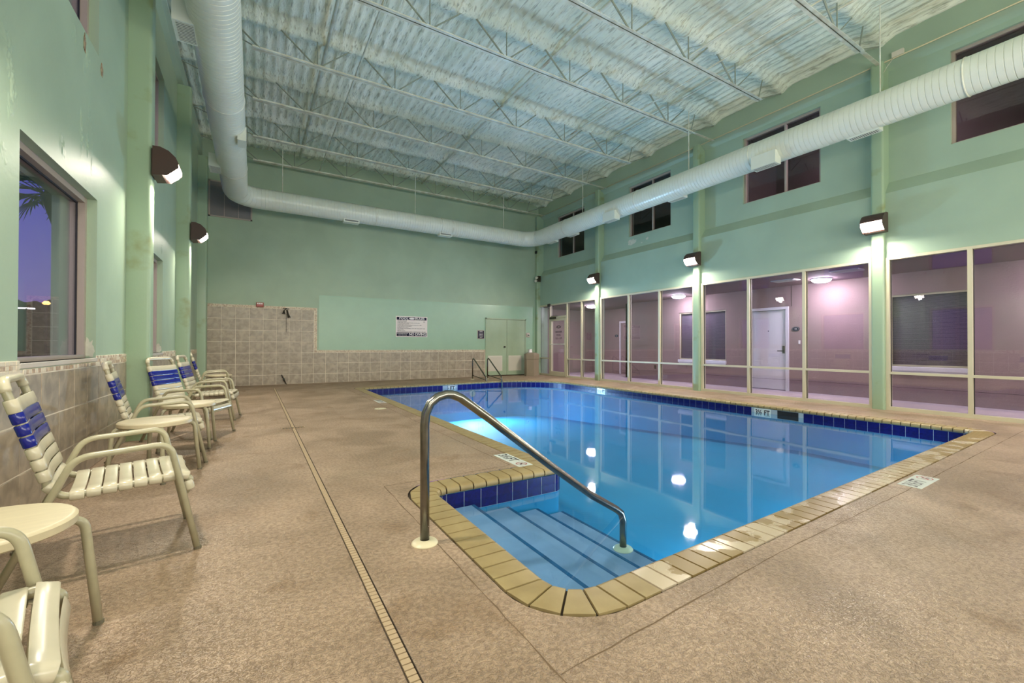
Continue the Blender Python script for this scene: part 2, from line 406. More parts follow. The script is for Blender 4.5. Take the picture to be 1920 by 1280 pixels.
def outer_pt(q, nr, k, w=W_):
    if k in (7, 8, 9) and q.x > E_[0]-w-1e-4 and q.y < E_[1]+w+1e-4:      # the reentrant corner: outer ends meet in one point
        return Vector((E_[0]-w, E_[1]+w))
    return q+nr*w
fine = []
for q, nr, k in sample(.09, 8): fine.append((q, nr, k))
# ------------------------------------------------------------ floor (with the pool cut out)
def ring_pts(w):
    out = []
    for q, nr, k in fine:
        p = outer_pt(q, nr, k, w)
        if not out or (p-out[-1]).length > 1e-4: out.append(p)
    if (out[0]-out[-1]).length < 1e-4: out.pop()
    return out
def floor_mesh():
    bm = bmesh.new()
    hole = [bm.verts.new((p.x, p.y, 0)) for p in ring_pts(W_+.012)]
    dr = [(.436, YF), (.478, YF), (.478, 12.9), (.436, 12.9)]
    rect = [(XL-.02, YF), (.436, YF), (.436, 12.9), (.478, 12.9), (.478, YF), (XR+.12, YF), (XR+.12, YB+.02), (XL-.02, YB+.02)]
    out = [bm.verts.new((x, y, 0)) for x, y in rect]
    es = []
    for g in (hole, out):
        for i in range(len(g)): es.append(bm.edges.new((g[i], g[(i+1) % len(g)])))
    bmesh.ops.triangle_fill(bm, edges=es, use_beauty=True)
    bmesh.ops.recalc_face_normals(bm, faces=bm.faces)
    if sum(f.normal.z*f.calc_area() for f in bm.faces) < 0: bmesh.ops.reverse_faces(bm, faces=bm.faces)
    me = bpy.data.meshes.new('floor'); bm.to_mesh(me); bm.free(); return me
floor = obj('floor', floor_mesh(), 'deck', kind='structure')
# deck joints: thin recessed-looking dark sealant lines, children of the floor
def strip(pts, w, z=.0008, jit=.0):
    mb = MB(); P = [Vector((*p, 0)) for p in pts]
    for i in range(len(P)-1):
        d = (P[i+1]-P[i]); L = d.length; d.normalize(); nn = Vector((-d.y, d.x, 0)); n = max(1, int(L/.08)); vs = []
        for k in range(n+1):
            c = P[i]+d*(L*k/n)+nn*(random.uniform(-jit, jit)); ww = w*random.uniform(.4, 1.25)
            vs += [c+nn*ww/2+Vector((0, 0, z)), c-nn*ww/2+Vector((0, 0, z))]
        mb.add(vs, [(2*k, 2*k+1, 2*k+3, 2*k+2) for k in range(n)])
    return mb
for pts in ([(.875, -4.5), (.875, 3.475), (2.02, 3.49)], [(2.02, 3.49), (2.02, 11.9)], [(.88, 1.18), (2.4, 1.265), (4.3, 1.30), (8.6, 1.42)], [(8.46, 1.5), (8.46, 12.4)], [(2.3, 12.42), (8.3, 12.6)]):
    obj('expansion_joint', strip(pts, .006, jit=.003), 'joint', floor)
# ------------------------------------------------------------ walls
def wall_with_openings(x0, x1, ys, ye, z0, z1, ops):
    """slab normal to X with rectangular openings ops=[(ya,yb,za,zb)] sorted and disjoint in y or stacked"""
    mb = MB(); cuts = sorted({ys, ye, *[o[0] for o in ops], *[o[1] for o in ops]})
    for a, b in zip(cuts[:-1], cuts[1:]):
        zz = sorted([(o[2], o[3]) for o in ops if o[0] <= a+1e-6 and o[1] >= b-1e-6]); z = z0
        for za, zb in zz:
            if za > z: mb.box(x0, x1, a, b, z, za)
            z = zb
        if z < z1: mb.box(x0, x1, a, b, z, z1)
    return mb
LOW = [(-3.45, -1.9), (.27, 1.85), (3.95, 5.53), (7.45, 8.97), (11.1, 12.6)]
opsL = [(a, b, .985, 2.45) for a, b in LOW] + [(a, b, 3.8, 5.35) for a, b in LOW]
wall_left = obj('wall_left', wall_with_openings(XL-.3, XL, YF, YB, -.3, ZT+.2, opsL), 'wall', kind='structure')
wall_back = obj('wall_back', MB().box(XL-.3, XU+.3, YB, YB+.25, -.3, ZT+.2), 'wall', kind='structure')
wall_front = obj('wall_front', MB().box(XL-.3, XU+.3, YF-.25, YF, -.3, ZT+.2), 'wall', kind='structure')
HIGH = [(-2.97, -1.36), (.72, 2.345), (4.25, 5.87), (7.92, 9.47), (11.55, 13.1)]
mb = wall_with_openings(XU, XU+.22, YF, YB, 3.7, ZT+.2, [(a, b, 4.385, 5.90) for a, b in HIGH])
mb.box(XR, XU+.05, YF, YB, 2.66, 3.80)
mb.prism([(XR, 3.80), (XU, 3.80), (XU, 4.02)], YF, YB)                       # sloping ledge
mb.prism([(XR, 6.10), (XU+.05, 5.96), (XU+.05, ZT+.2), (XR, ZT+.2)], YF, YB)      # beam under the deck
mb.box(XR, XU, 14.06, YB, 0, 2.66)
wall_right = obj('wall_right', mb, 'wall_up', kind='structure')
# columns
def column(x0, x1, y0, y1, z1, sgn):
    r = .035; n = 5
    if sgn > 0:   # front face looks to -x (right wall)
        prof = [(x1, y0), (x1, y1)] + arc((x0+r, y1-r), r, PI/2, PI, n) + arc((x0+r, y0+r), r, PI, 1.5*PI, n)
    else:
        prof = [(x0, y1), (x0, y0)] + arc((x1-r, y0+r), r, -PI/2, 0, n) + arc((x1-r, y1-r), r, 0, PI/2, n)
    return MB().prism(prof, 0, z1, axis='z')
cols_r = [-.53, *COLY, ]
for y in cols_r:
    obj('column', column(9.365, XU+.02, y, y+.19, 6.12, 1), 'column', kind='structure', smooth=True)
obj('column', column(9.30, XU+.02, 14.0, YB+.02, 6.12, 1), 'column', kind='structure', smooth=True)
for y in (-.80, 2.80, 6.62, 10.30):
    obj('column', column(XL-.02, -1.035, y, y+.22, 6.0, -1), 'column', kind='structure', smooth=True)
obj('column', column(XL-.02, -1.05, 13.86, YB+.02, 6.0, -1), 'column', kind='structure', smooth=True)
# white trim angle along left deck edge
obj('trim_1', MB().box(XL, XL+.05, YF, YB, 6.50, 6.54).box(XL, XL+.012, YF, YB, 6.44, 6.54), 'white_steel', kind='structure')
obj('trim_2', MB().prism([(XL, 6.42), (XL, 6.06), (XL+.07, 6.12), (XL+.07, 6.42)], YF, YB), 'wall_up', kind='structure')
# peeled paint patches
def blob(c, ax, ay, rx, ry, seed, thick, nrm):
    rnd = random.Random(seed); n = 22; c = Vector(c); ax = Vector(ax); ay = Vector(ay); nrm = Vector(nrm); pts = []
    for i in range(n):
        a = 2*PI*i/n; k = rnd.uniform(.62, 1.1); pts.append(c+ax*(rx*k*math.cos(a))+ay*(ry*k*math.sin(a)))
    vs = [p for p in pts]+[p*1+nrm*thick for p in pts]
    return MB().add(vs, [tuple(range(n, 2*n))]+[(i, (i+1) % n, n+(i+1) % n, n+i) for i in range(n)])
obj('repainted_patch', MB().box(1.64, 9.28, YB-.0018, YB, .97, 2.60), mat('newer_green_paint', (152, 184, 158), rough=.3, var=.05, bump=.1, bscale=22), wall_back)
X_, Y_, Z_ = Vector((1,0,0)), Vector((0,1,0)), Vector((0,0,1))
for (y, z, a, b, s) in ((9.35, 4.22, .19, .10, 3), (8.75, 4.20, .07, .035, 4), (8.95, 4.12, .04, .02, 5)):
    obj('peeled_patch', blob((XU-.001, y, z), Y_, Z_, a, b, s, .003, -X_), 'peel', wall_right)
for (y, z, a, b, s) in ((5.62, 3.72, .035, .07, 6), (5.13, 3.68, .03, .09, 8)):
    obj('peeled_patch', blob((XL+.001, y, z), Y_, Z_, a, b, s, .004, X_), 'peel_tan', wall_left)
obj('peeled_patch', blob((XL-.055, 5.529, 1.07), X_, Z_, .05, .10, 9, .003, -Y_), 'peel', wall_left)
obj('peeled_patch', blob((XL-.055, 8.969, 1.05), X_, Z_, .05, .08, 10, .003, -Y_), 'peel', wall_left)
# blistered paint relief on the left wall
def blisters(y0, y1, z0, z1, amp, seed, edge=1.0):
    """wrinkled, lifted paint: one displaced skin that runs out flush into the wall"""
    ny = int((y1-y0)/.008); nz = int((z1-z0)/.008); vs = []; cy, cz = (y0+y1)/2, (z0+z1)/2
    for j in range(nz+1):
        for i in range(ny+1):
            y = y0+(y1-y0)*i/ny; z = z0+(z1-z0)*j/nz
            d = math.hypot((y-cy)/((y1-y0)/2), (z-cz)/((z1-z0)/2)); f = max(0, 1-d)**.6
            w = noise.noise(Vector((y*9+seed, z*4, seed))); r = 1-abs(noise.noise(Vector((y*34, z*16, seed))))*2.4; q = noise.noise(Vector((y*70, z*50, seed)))
            h = f*max(0, w+.18)*2.2*max(0, r)*(1+.5*q); vs.append((XL-.0012+.65*amp*h, y, z))
    return MB().add(vs, [(j*(ny+1)+i, j*(ny+1)+i+1, (j+1)*(ny+1)+i+1, (j+1)*(ny+1)+i) for j in range(nz) for i in range(ny)])
for a in ((5.02, 5.42, 2.47, 3.35, .020, 1), (3.62, 3.93, 2.15, 3.05, .018, 2), (4.2, 5.1, 2.47, 2.74, .008, 3), (4.75, 5.5, 3.35, 3.79, .012, 4), (8.75, 8.96, 2.47, 3.4, .016, 7)):
    obj('lifted_paint', blisters(*a), 'wall', wall_left, smooth='all')
# ceiling of sprayed foam on ribbed deck
JOISTS = [3.22, 4.93, 6.52, 8.50, 10.28, 12.12, 13.68]
def ceiling_mesh():
    nx, ny = 460, 200; x0, x1, y0, y1 = XL-.02, XU+.05, YF, YB+.02; vs = []; fs = []
    for j in range(ny+1):
        y = y0+(y1-y0)*j/ny
        dj = min([abs(y-q) for q in JOISTS+[1.5, -.2]])
        for i in range(nx+1):
            x = x0+(x1-x0)*i/nx
            z = 6.575+.034*abs(math.sin(PI*x/.165))*min(1, .15+dj/.30)
            z += .018*noise.noise(Vector((x*5, y*3, 0)))+.012*noise.noise(Vector((x*17, y*11, 3)))
            k = max(0, 1-dj/.20); z -= .085*k*(1+.7*noise.noise(Vector((x*3, y*6, 7))))
            e = max(0, 1-(XU-x)/.45); z -= .13*e
            vs.append((x, y, z))
    for j in range(ny):
        for i in range(nx):
            a = j*(nx+1)+i; fs.append((a, a+nx+1, a+nx+2, a+1))
    me = bpy.data.meshes.new('ceiling'); me.from_pydata(vs, [], fs); me.update()
    me.polygons.foreach_set('use_smooth', [True]*len(me.polygons)); return me
ceiling = obj('ceiling', ceiling_mesh(), 'foam', kind='structure')
obj('roof_deck', MB().box(XL-.3, XU+.3, YF-.2, YB+.2, 6.72, 6.86), 'white_steel', kind='structure')
# ------------------------------------------------------------ wall tiles
TP = .3215
tile_cache = {}
def tile_obj(parent, w, h, pos, face):
    """a square stone tile with chamfered rim lying on a wall; face '+x' or '-y'"""
    key = (round(w, 3), round(h, 3), face)
    if key not in tile_cache:
        mb = MB()
        if face == '+x': mb.bevbox(0, .007, 0, w, 0, h, .0015, '+x')
        elif face == '-y': mb.bevbox(0, w, -.007, 0, 0, h, .0015, '-y')
        else: mb.bevbox(0, w, 0, .010, 0, h, .003, '+y')
        me = mb.mesh('wall_tile'); fixn(me); me.materials.append(M['tile']); tile_cache[key] = me
    o = bpy.data.objects.new('wall_tile', tile_cache[key]); C.objects.link(o); o.parent = parent; o.location = pos
# left wall: three rows up to 0.905
GR = .0105
obj('tile_bed', MB().box(XL, XL+.005, YF, YB, 0, .915), 'grout', wall_left)
rows = [(-.05, .29), (.29, .60), (.60, .91)]
y = 2.03
ycols = []
while y < 13.7: ycols.append(y); y += TP
for y in ycols:
    if any(abs(y+TP/2-(c+.11)) < .0 for c in ()): continue
    for z0, z1 in rows:
        a, b = max(z0, 0.0)+GR/2, z1-GR/2
        tile_obj(wall_left, TP-GR, b-a, (XL+.004, y+GR/2, a), '+x')
# back wall: seven rows at the shower, three elsewhere
XB0 = -.745
obj('tile_bed', MB().box(XL, 1.52, YB-.005, YB, 0, 2.14).box(1.52, 7.13, YB-.005, YB, 0, .90), 'grout', wall_back)
bx = [XB0+TP*i for i in range(-2, 25)]
zrows = [-.045, .273, .585, .895, 1.207, 1.520, 1.835, 2.140]
for x in bx:
    for i in range(7):
        if i >= 3 and x > 1.45: continue
        xa = max(x, XL+.005); xb = min(x+TP, 7.12 if i < 3 else 1.515)
        if xb-xa < .03: continue
        a, b = max(zrows[i], 0)+GR/2, zrows[i+1]-GR/2
        tile_obj(wall_back, xb-xa-GR, b-a, (xa+GR/2, YB-.004, a), '-y')
# mosaic borders
def mosaic(parent, face, u0, u1, z0, z1, pu, pz, off, seed):
    rnd = random.Random(seed); mbs = [MB(), MB()]; nz = max(1, round((z1-z0)/pz)); nu = max(1, round((u1-u0)/pu)); hz = (z1-z0)/nz; hu = (u1-u0)/nu
    for r in range(nz):
        for i in range(nu):
            a = u0+hu*i+.0015; b = u0+hu*(i+1)-.0015; c = z0+hz*r+.0015; d = z0+hz*(r+1)-.0015; t = .009+rnd.uniform(0, .003); mb = mbs[rnd.random() < .5]
            if face == '+x': mb.bevbox(off, off+t, a, b, c, d, .002, '+x')
            else: mb.bevbox(a, b, off-t, off, c, d, .002, '-y')
    bed = MB()
    if face == '+x': bed.box(off, off+.006, u0, u1, z0, z1)
    else: bed.box(u0, u1, off-.006, off, z0, z1)
    obj('border_bed', bed, 'grout', parent)
    obj('mosaic_border', mbs[0], 'mosaic', parent, kind='stuff'); obj('mosaic_border', mbs[1], 'mosaic2', parent, kind='stuff')
edges = [(YF, LOW[0][0]), (LOW[0][1], LOW[1][0]), (LOW[1][1], LOW[2][0]), (LOW[2][1], LOW[3][0]), (LOW[3][1], LOW[4][0]), (LOW[4][1], 13.86)]
mosaic(wall_left, '+x', YF, 13.86, .912, .945, .045, .033, XL, 1)
for k, (a, b) in enumerate(edges): mosaic(wall_left, '+x', a, b, .945, 1.003, .045, .029, XL, 10+k)
mosaic(wall_back, '-y', -1.05, 1.59, 2.142, 2.215, .024, .024, YB, 3)
mosaic(wall_back, '-y', 1.517, 1.59, .97, 2.142, .024, .024, YB, 4)
mosaic(wall_back, '-y', 1.517, 7.13, .900, .968, .024, .024, YB, 5)
obj('border_edge', MB().box(7.125, 7.155, YB-.014, YB, 0, .968), 'mosaic2', wall_back)
# ------------------------------------------------------------ windows
wid = [0]
def wname():
    wid[0] += 1; return 'window_%d' % wid[0]
for i, (a, b) in enumerate(LOW):
    for z0, z1, hi in ((.985, 2.45, 0), (3.8, 5.35, 1)):
        w = thing(wname(), None, None, kind='structure', loc=(XL-.07, a, z0))
        w['label'] = 'tall taupe framed window in the left wall looking out to the dusk sky'
        dx = XL-.07; f = .05
        L = lambda mbb, nm, mt_, **k: obj(nm, mbb, mt_, w, **k)
        def loc(mbb):
            mbb.v = [(v[0]-(XL-.07), v[1]-a, v[2]-z0) for v in mbb.v]; return mbb
        L(loc(MB().box(dx-.10, dx, b-f, b, z0, z1)), 'jamb_frame', 'frame_dk')
        L(loc(MB().box(dx-.10, dx, a, a+f, z0, z1)), 'jamb_frame', 'frame_dk')
        L(loc(MB().box(dx-.10, dx, a+f, b-f, z1-f, z1)), 'head_frame', 'frame_dk')
        L(loc(MB().box(dx-.10, dx, a+f, b-f, z0, z0+.03)), 'bottom_frame', 'frame_dk')
        g = MB()
        for bx_ in ((b-f-.012, b-f), (a+f, a+f+.012)): g.box(dx-.062, dx-.048, bx_[0], bx_[1], z0+.03, z1-f)
        g.box(dx-.062, dx-.048, a+f, b-f, z1-f-.012, z1-f)
        L(loc(g), 'gasket', 'gasket')
        L(loc(MB().box(dx-.060, dx-.054, a+f, b-f, z0+.03, z1-f)), 'pane', 'glass_l')
        if not hi: L(loc(MB().bevbox(XL-.17, XL+.012, a, b, z0-.035, z0, .004, '+x')), 'window_sill', 'sill')
# high windows on the right
for a, b in HIGH:
    z0, z1 = 4.385, 5.90; w = thing(wname(), None, None, kind='structure', loc=(XU, a, z0)); f = .045
    def loc(mbb):
        mbb.v = [(v[0]-XU, v[1]-a, v[2]-z0) for v in mbb.v]; return mbb
    fr = [(a, a+f, z0, z1), (b-f, b, z0, z1), (a+f, b-f, z1-f, z1), (a+f, b-f, z0, z0+.025)]
    for q in fr: obj('frame_bar', loc(MB().box(XU+.05, XU+.13, *q)), 'frame_dk', w)
    mm = a+ (b-a)*.42
    obj('mullion', loc(MB().box(XU+.05, XU+.12, mm, mm+.04, z0+.025, z1-f)), 'frame_dk', w)
    obj('pane', loc(MB().box(XU+.085, XU+.090, a+f, b-f, z0+.025, z1-f)), 'glass_up', w)
# storefront bays
BAYS = [(-.34, 3.155, [.93, 2.07]), (3.345, 6.865, [4.465, 5.625]), (7.055, 10.56, [8.15, 9.30]), (10.75, 14.06, [11.475, 12.28, 13.33]), (-4.55, -.53, [-3.2, -1.9])]
for k, (a, b, mul) in enumerate(BAYS):
    w = thing(wname(), None, None, kind='structure', loc=(XR, a, 0)); w['label'] = 'floor to head glazed bay with beige aluminium framing'
    f = .055; x0, x1 = XR-.02, XR+.09
    def loc(mbb):
        mbb.v = [(v[0]-XR, v[1]-a, v[2]) for v in mbb.v]; return mbb
    B = lambda nm, *q: obj(nm, loc(MB().box(*q)), 'frame', w)
    B('jamb', x0, x1, a, a+f, 0, 2.66); B('jamb', x0, x1, b-f, b, 0, 2.66)
    B('head_rail', x0, x1, a+f, b-f, 2.615, 2.66)
    st = [a+f] + [v for mm in mul for v in (mm, mm+f)] + [b-f]
    for mm in mul: B('mullion', x0, x1, mm, mm+f, 0, 2.615)
    for i in range(0, len(st), 2):
        p, q = st[i], st[i+1]
        if k == 3 and i == 4: continue                                  # the door stands here
        B('bottom_rail', x0, x1, p, q, 0, .06); B('transom', x0, x1, p, q, .625, .665)
        gk = MB()
        for z0, z1 in ((.06, .625), (.665, 2.615)):
            gk.box(XR+.030, XR+.044, p, p+.010, z0, z1).box(XR+.030, XR+.044, q-.010, q, z0, z1)
            obj('pane', loc(MB().box(XR+.034, XR+.040, p+.002, q-.002, z0, z1)), 'glass', w)
        obj('gasket', loc(gk), 'gasket', w)
# door in bay 3 (index 3): between 12.335 and 13.33
dy0, dy1 = 12.335, 13.33
d = thing('door_1', None, None, kind='structure', loc=(XR, dy0, 0)); d['label'] = 'glazed beige framed door into the corridor with overhead closer'
def loc(mbb):
    mbb.v = [(v[0]-XR, v[1]-dy0, v[2]) for v in mbb.v]; return mbb
x0, x1 = XR-.03, XR+.06
for nm, q in (('transom', (x0, x1, dy0, dy1, 2.13, 2.20)), ('stile', (x0, x1, dy0+.01, dy0+.10, .01, 2.12)), ('stile', (x0, x1, dy1-.10, dy1-.01, .01, 2.12)),
              ('top_rail', (x0, x1, dy0+.10, dy1-.10, 2.03, 2.12)), ('bottom_rail', (x0, x1, dy0+.10, dy1-.10, .01, .17))):
    obj(nm, loc(MB().box(*q)), 'frame', d)
obj('pane', loc(MB().box(XR+.02, XR+.026, dy0+.10, dy1-.10, .17, 2.03)), 'glass', d)
obj('pane', loc(MB().box(XR+.02, XR+.026, dy0, dy1, 2.20, 2.615)), 'glass', d)
obj('push_bar', loc(MB().tube([(XR-.07, dy0+.06, 1.17), (XR-.07, dy1-.06, 1.17)], .014, 8).tube([(XR-.03, dy0+.06, 1.17), (XR-.07, dy0+.06, 1.17)], .012, 8).tube([(XR-.03, dy1-.06, 1.17), (XR-.07, dy1-.06, 1.17)], .012, 8)), 'white_steel', d, smooth=True)
obj('door_closer', loc(MB().box(XR-.10, XR-.03, dy1-.40, dy1-.08, 2.10, 2.17).tube([(XR-.07, dy1-.2, 2.17), (XR-.2, dy1-.35, 2.19), (XR-.05, dy1-.52, 2.2)], .010, 6)), 'dark_metal', d)
mb = MB()
for s, z, sz in (('INDOOR', 1.62, .095), ('POOL', 1.50, .095), ('10 A - 10 P', 1.385, .085)):
    mb.add(*put_text(s, (XR+.012, (dy0+dy1)/2, z), (0, -1, 0), (0, 0, 1), sz, bold=.01))
el_ = []
for i in range(20): el_.append((XR+.012, (dy0+dy1)/2+.13*math.cos(2*PI*i/20), 1.80+.05*math.sin(2*PI*i/20)))
el2 = [(XR+.012, (dy0+dy1)/2+.09*math.cos(2*PI*i/20), 1.80+.028*math.sin(2*PI*i/20)) for i in range(20)]
mb.add(el_+el2, [(i, (i+1) % 20, 20+(i+1) % 20, 20+i) for i in range(20)])
obj('door_lettering', loc(mb), 'black', d, fix=False)
# ------------------------------------------------------------ corridor behind the glass
XW = 11.30
obj('floor_corridor', MB().box(XR+.02, 13.2, YF, YB+.5, -.12, -.003), 'conc_pink', kind='structure')
obj('ceiling_corridor', MB().box(XR+.1, 13.2, YF, YB+.5, 2.61, 2.75), 'taupe_ceiling', kind='structure')
ops = [(7.42, 9.0, .70, 2.14), (2.52, 3.72, .70, 2.17), (5.79, 6.70, 0, 2.03), (-2.4, -1.2, .7, 2.17)]
cw = wall_with_openings(XW, XW+.15, YF, 11.30, -.05, 2.7, ops)
cw.box(12.5, 12.65, 11.3, YB+.5, -.05, 2.7).box(XW, 12.6, 11.2, 11.3, -.05, 2.7).box(XR+.1, 12.65, YB+.35, YB+.5, -.05, 2.7)
corr = obj('wall_corridor', cw, 'taupe', kind='structure')
obj('expansion_joint', MB().box(XW-.004, XW, 6.80, 6.812, 2.1, 2.6).box(XW-.004, XW, 5.66, 5.672, 2.1, 2.6).box(XW-.002, XW, -4, 11, .27, .275), 'drain_dark', corr)
def blind_window(a, b, z0, z1, lab):
    w = thing(wname(), None, None, kind='structure', loc=(XW, a, z0)); w['label'] = lab
    def loc(mbb):
        mbb.v = [(v[0]-XW, v[1]-a, v[2]-z0) for v in mbb.v]; return mbb
    f = .035
    for q in ((a, a+f, z0, z1), (b-f, b, z0, z1), (a+f, b-f, z1-f, z1), (a+f, b-f, z0, z0+f)): obj('frame_bar', loc(MB().box(XW+.03, XW+.08, *q)), 'frame', w)
    obj('pane', loc(MB().box(XW+.05, XW+.055, a+f, b-f, z0+f, z1-f)), 'glass_up', w)
    sl = MB(); z = z0+f
    while z < z1-f: sl.box(XW+.09, XW+.105, a+f, b-f, z, z+.018); z += .024
    obj('blind_slats', loc(sl), 'blind', w, kind='stuff')
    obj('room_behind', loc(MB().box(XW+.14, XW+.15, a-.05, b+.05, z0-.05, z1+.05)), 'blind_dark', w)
    obj('window_sill', loc(MB().bevbox(XW-.05, XW+.03, a-.02, b+.02, z0-.09, z0, .01, '-x').box(XW-.02, XW+.01, a-.0, b+.0, z0-.13, z0-.09)), 'white_door', w)
blind_window(7.42, 9.0, .70, 2.14, 'narrow blind covered window in the corridor wall beside the far glazed bay')
blind_window(2.52, 3.72, .70, 2.17, 'wide window with horizontal blinds in the corridor wall')
blind_window(-2.4, -1.2, .70, 2.17, 'blind covered corridor window outside the view')
def corridor_door(x, a, b, z1, name, lab, hinge_dark=True):
    d = thing(name, None, None, kind='structure', loc=(x, a, 0)); d['label'] = lab
    def loc(mbb):
        mbb.v = [(v[0]-x, v[1]-a, v[2]) for v in mbb.v]; return mbb
    f = .07
    for nm, q in (('door_frame', (x-.03, x+.1, a-f, a, 0, z1+f)), ('door_frame', (x-.03, x+.1, b, b+f, 0, z1+f)), ('door_frame', (x-.03, x+.1, a, b, z1, z1+f))): obj(nm, loc(MB().box(*q)), 'white_door', d)
    obj('door_leaf', loc(MB().bevbox(x+.03, x+.07, a+.005, b-.005, .01, z1-.005, .004, '-x')), 'white_door', d)
    obj('door_handle', loc(MB().box(x+.015, x+.03, a+.05, a+.10, .93, 1.12).tube([(x+.01, a+.075, .99), (x-.03, a+.075, .99), (x-.03, a+.20, .99)], .011, 8)), 'chrome', d, smooth=True)
    obj('peephole', loc(MB().cyl((x+.02, (a+b)/2, 1.50), .014, .012, 'x', 10)), 'black', d)
corridor_door(XW, 5.79, 6.70, 2.03, 'door_2', 'white hotel style door with lever handle and peephole seen through the glass')
corridor_door(12.5, 11.9, 12.75, 2.03, 'door_3', 'white door at the far end of the corridor beyond the second column')
# second storey space seen through the high windows
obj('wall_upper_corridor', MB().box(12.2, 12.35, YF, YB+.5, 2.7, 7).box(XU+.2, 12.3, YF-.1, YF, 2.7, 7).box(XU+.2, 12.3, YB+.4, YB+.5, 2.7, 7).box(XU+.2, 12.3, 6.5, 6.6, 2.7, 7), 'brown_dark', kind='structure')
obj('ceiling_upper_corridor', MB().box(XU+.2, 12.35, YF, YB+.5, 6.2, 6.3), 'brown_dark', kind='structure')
# ------------------------------------------------------------ pool
pool = thing('swimming_pool', 'blue water swimming pool with tan brick coping sunk in the concrete deck', 'pool', (0, 0, 0))
WL = -.137
def shell():
    ring = ring_pts(.012); n = len(ring); mb = MB()
    def zf(p): return -.72 - .40*max(0, min(1, (p[1]-4)/6.5))
    top = [(p.x, p.y, -.055) for p in ring]; bot = []
    for p in ring: bot.append((p.x, p.y, zf(p)))
    mb.add(top+bot, [(i, (i+1) % n, n+(i+1) % n, n+i) for i in range(n)])
    me = mb.mesh('basin'); bm = bmesh.new(); bm.from_mesh(me)
    # floor
    vs = [v for v in bm.verts if v.index >= n]
    fl = [bm.verts.new(v.co) for v in vs]; es = [bm.edges.new((fl[i], fl[(i+1) % n])) for i in range(n)]
    bmesh.ops.triangle_fill(bm, edges=es, use_beauty=True)
    bmesh.ops.remove_doubles(bm, verts=bm.verts, dist=1e-5)
    bmesh.ops.recalc_face_normals(bm, faces=bm.faces)
    up_ = sum(f.normal.z*f.calc_area() for f in bm.faces)
    if up_ < 0: bmesh.ops.reverse_faces(bm, faces=bm.faces)
    bm.to_mesh(me); bm.free(); me.materials.append(M['basin']); return me
obj('basin', shell(), 'basin', pool)
def rblock(x0, x1, y0, y1, z0, z1, r):
    """step block with rounded pool-wall corners on its -x side"""
    prof = [(x1, y0), (x1, y1)] + arc((x0+r, y1-r), r, PI/2, PI, 5) + arc((x0+r, y0+r), r, PI, 1.5*PI, 5)
    return MB().prism(prof, z0, z1, axis='z')
steps = [(1.18, 1.51, -.172), (1.51, 1.83, -.25), (1.83, 2.125, -.322), (2.125, 2.40, -.40)]
for i, (a, b, z) in enumerate(steps):
    y1 = 3.185
    st = obj('step', rblock(a if i else 1.183, b, 1.56, y1, -1.0, z, .12 if i == 0 else .001), 'basin_step', pool)
    obj('step_edge', MB().box(b-.022, b+.003, 1.565, y1, z-.03, z+.002), 'nosing', st)
# water: closed body
def water_mesh():
    ring = ring_pts(.0125); n = len(ring); bm = bmesh.new(); fl = [bm.verts.new((p.x, p.y, WL)) for p in ring]
    es = [bm.edges.new((fl[i], fl[(i+1) % n])) for i in range(n)]
    bmesh.ops.triangle_fill(bm, edges=es, use_beauty=True); bmesh.ops.recalc_face_normals(bm, faces=bm.faces)
    if sum(f.normal.z*f.calc_area() for f in bm.faces) < 0: bmesh.ops.reverse_faces(bm, faces=bm.faces)
    me = bpy.data.meshes.new('water'); bm.to_mesh(me); bm.free(); return me
obj('water', water_mesh(), 'water', pool)
# coping bricks
PROF = [(0, -.055), (0, .002), (.84, .002), (.93, -.003), (.975, -.014), (1.0, -.030), (.985, -.046), (.93, -.056)]
def brick_mesh(i0, o0, i1, o1, gap=.0058):
    mb = MB(); vs = []
    for (ii, oo, s) in ((i0, o0, 1), (i1, o1, -1)):
        ti = (i1-i0); tl = ti.normalized()*gap*s if ti.length > 2.2*gap else ti*0
        to = (o1-o0); tk = to.normalized()*gap*s if to.length > 2.2*gap else to*0
        a = oo+tk; b = ii+tl
        for t, z in PROF:
            p = a.lerp(b, t); vs.append((p.x, p.y, z))
    n = len(PROF)
    return mb.add(vs, [tuple(range(n)), tuple(range(2*n-1, n-1, -1))] + [(j, (j+1) % n, n+(j+1) % n, n+j) for j in range(n)])
st = sample(.111); bricks = []
for i in range(len(st)):
    q, nr, k = st[i]; q2, nr2, k2 = st[(i+1) % len(st)]
    bricks.append((q, outer_pt(q, nr, k), q2, outer_pt(q2, nr2, k2 if not (k == 8 and k2 == 9) else k2)))
def bd(b): return ((b[0]+b[2])/2 - Vector((0, 0))).length
order = sorted(range(len(bricks)), key=lambda i: bd(bricks[i]))
near = set(order[:290]); rest = MB()
for i, b in enumerate(bricks):
    mbk = brick_mesh(*b); c = (b[0]+b[2])/2
    wet = c.y < 1.9 and c.x > 1.55
    if i in near: obj('coping_brick', mbk, 'brick_wet' if wet else 'brick', pool, smooth=True)
    else: rest.add(mbk.v, mbk.f)
if rest.v: obj('coping_brick', rest, 'brick', pool, smooth=True, kind='stuff')
# mortar bed under the bricks, a little lower than their top
ri = ring_pts(-.001) ; mbm = MB(); vs = []
for q, nr, k in fine:
    o_ = outer_pt(q, nr, k, W_+.03); i_ = q+nr*.012
    vs += [(o_.x, o_.y, -.010), (i_.x, i_.y, -.014), (i_.x, i_.y, -.052), (o_.x, o_.y, -.06)]
n = len(fine)
obj('mortar_bed', MB().add(vs, [(4*i+j, 4*((i+1) % n)+j, 4*((i+1) % n)+(j+1) % 4, 4*i+(j+1) % 4) for i in range(n) for j in range(4)]), 'mortar', pool)
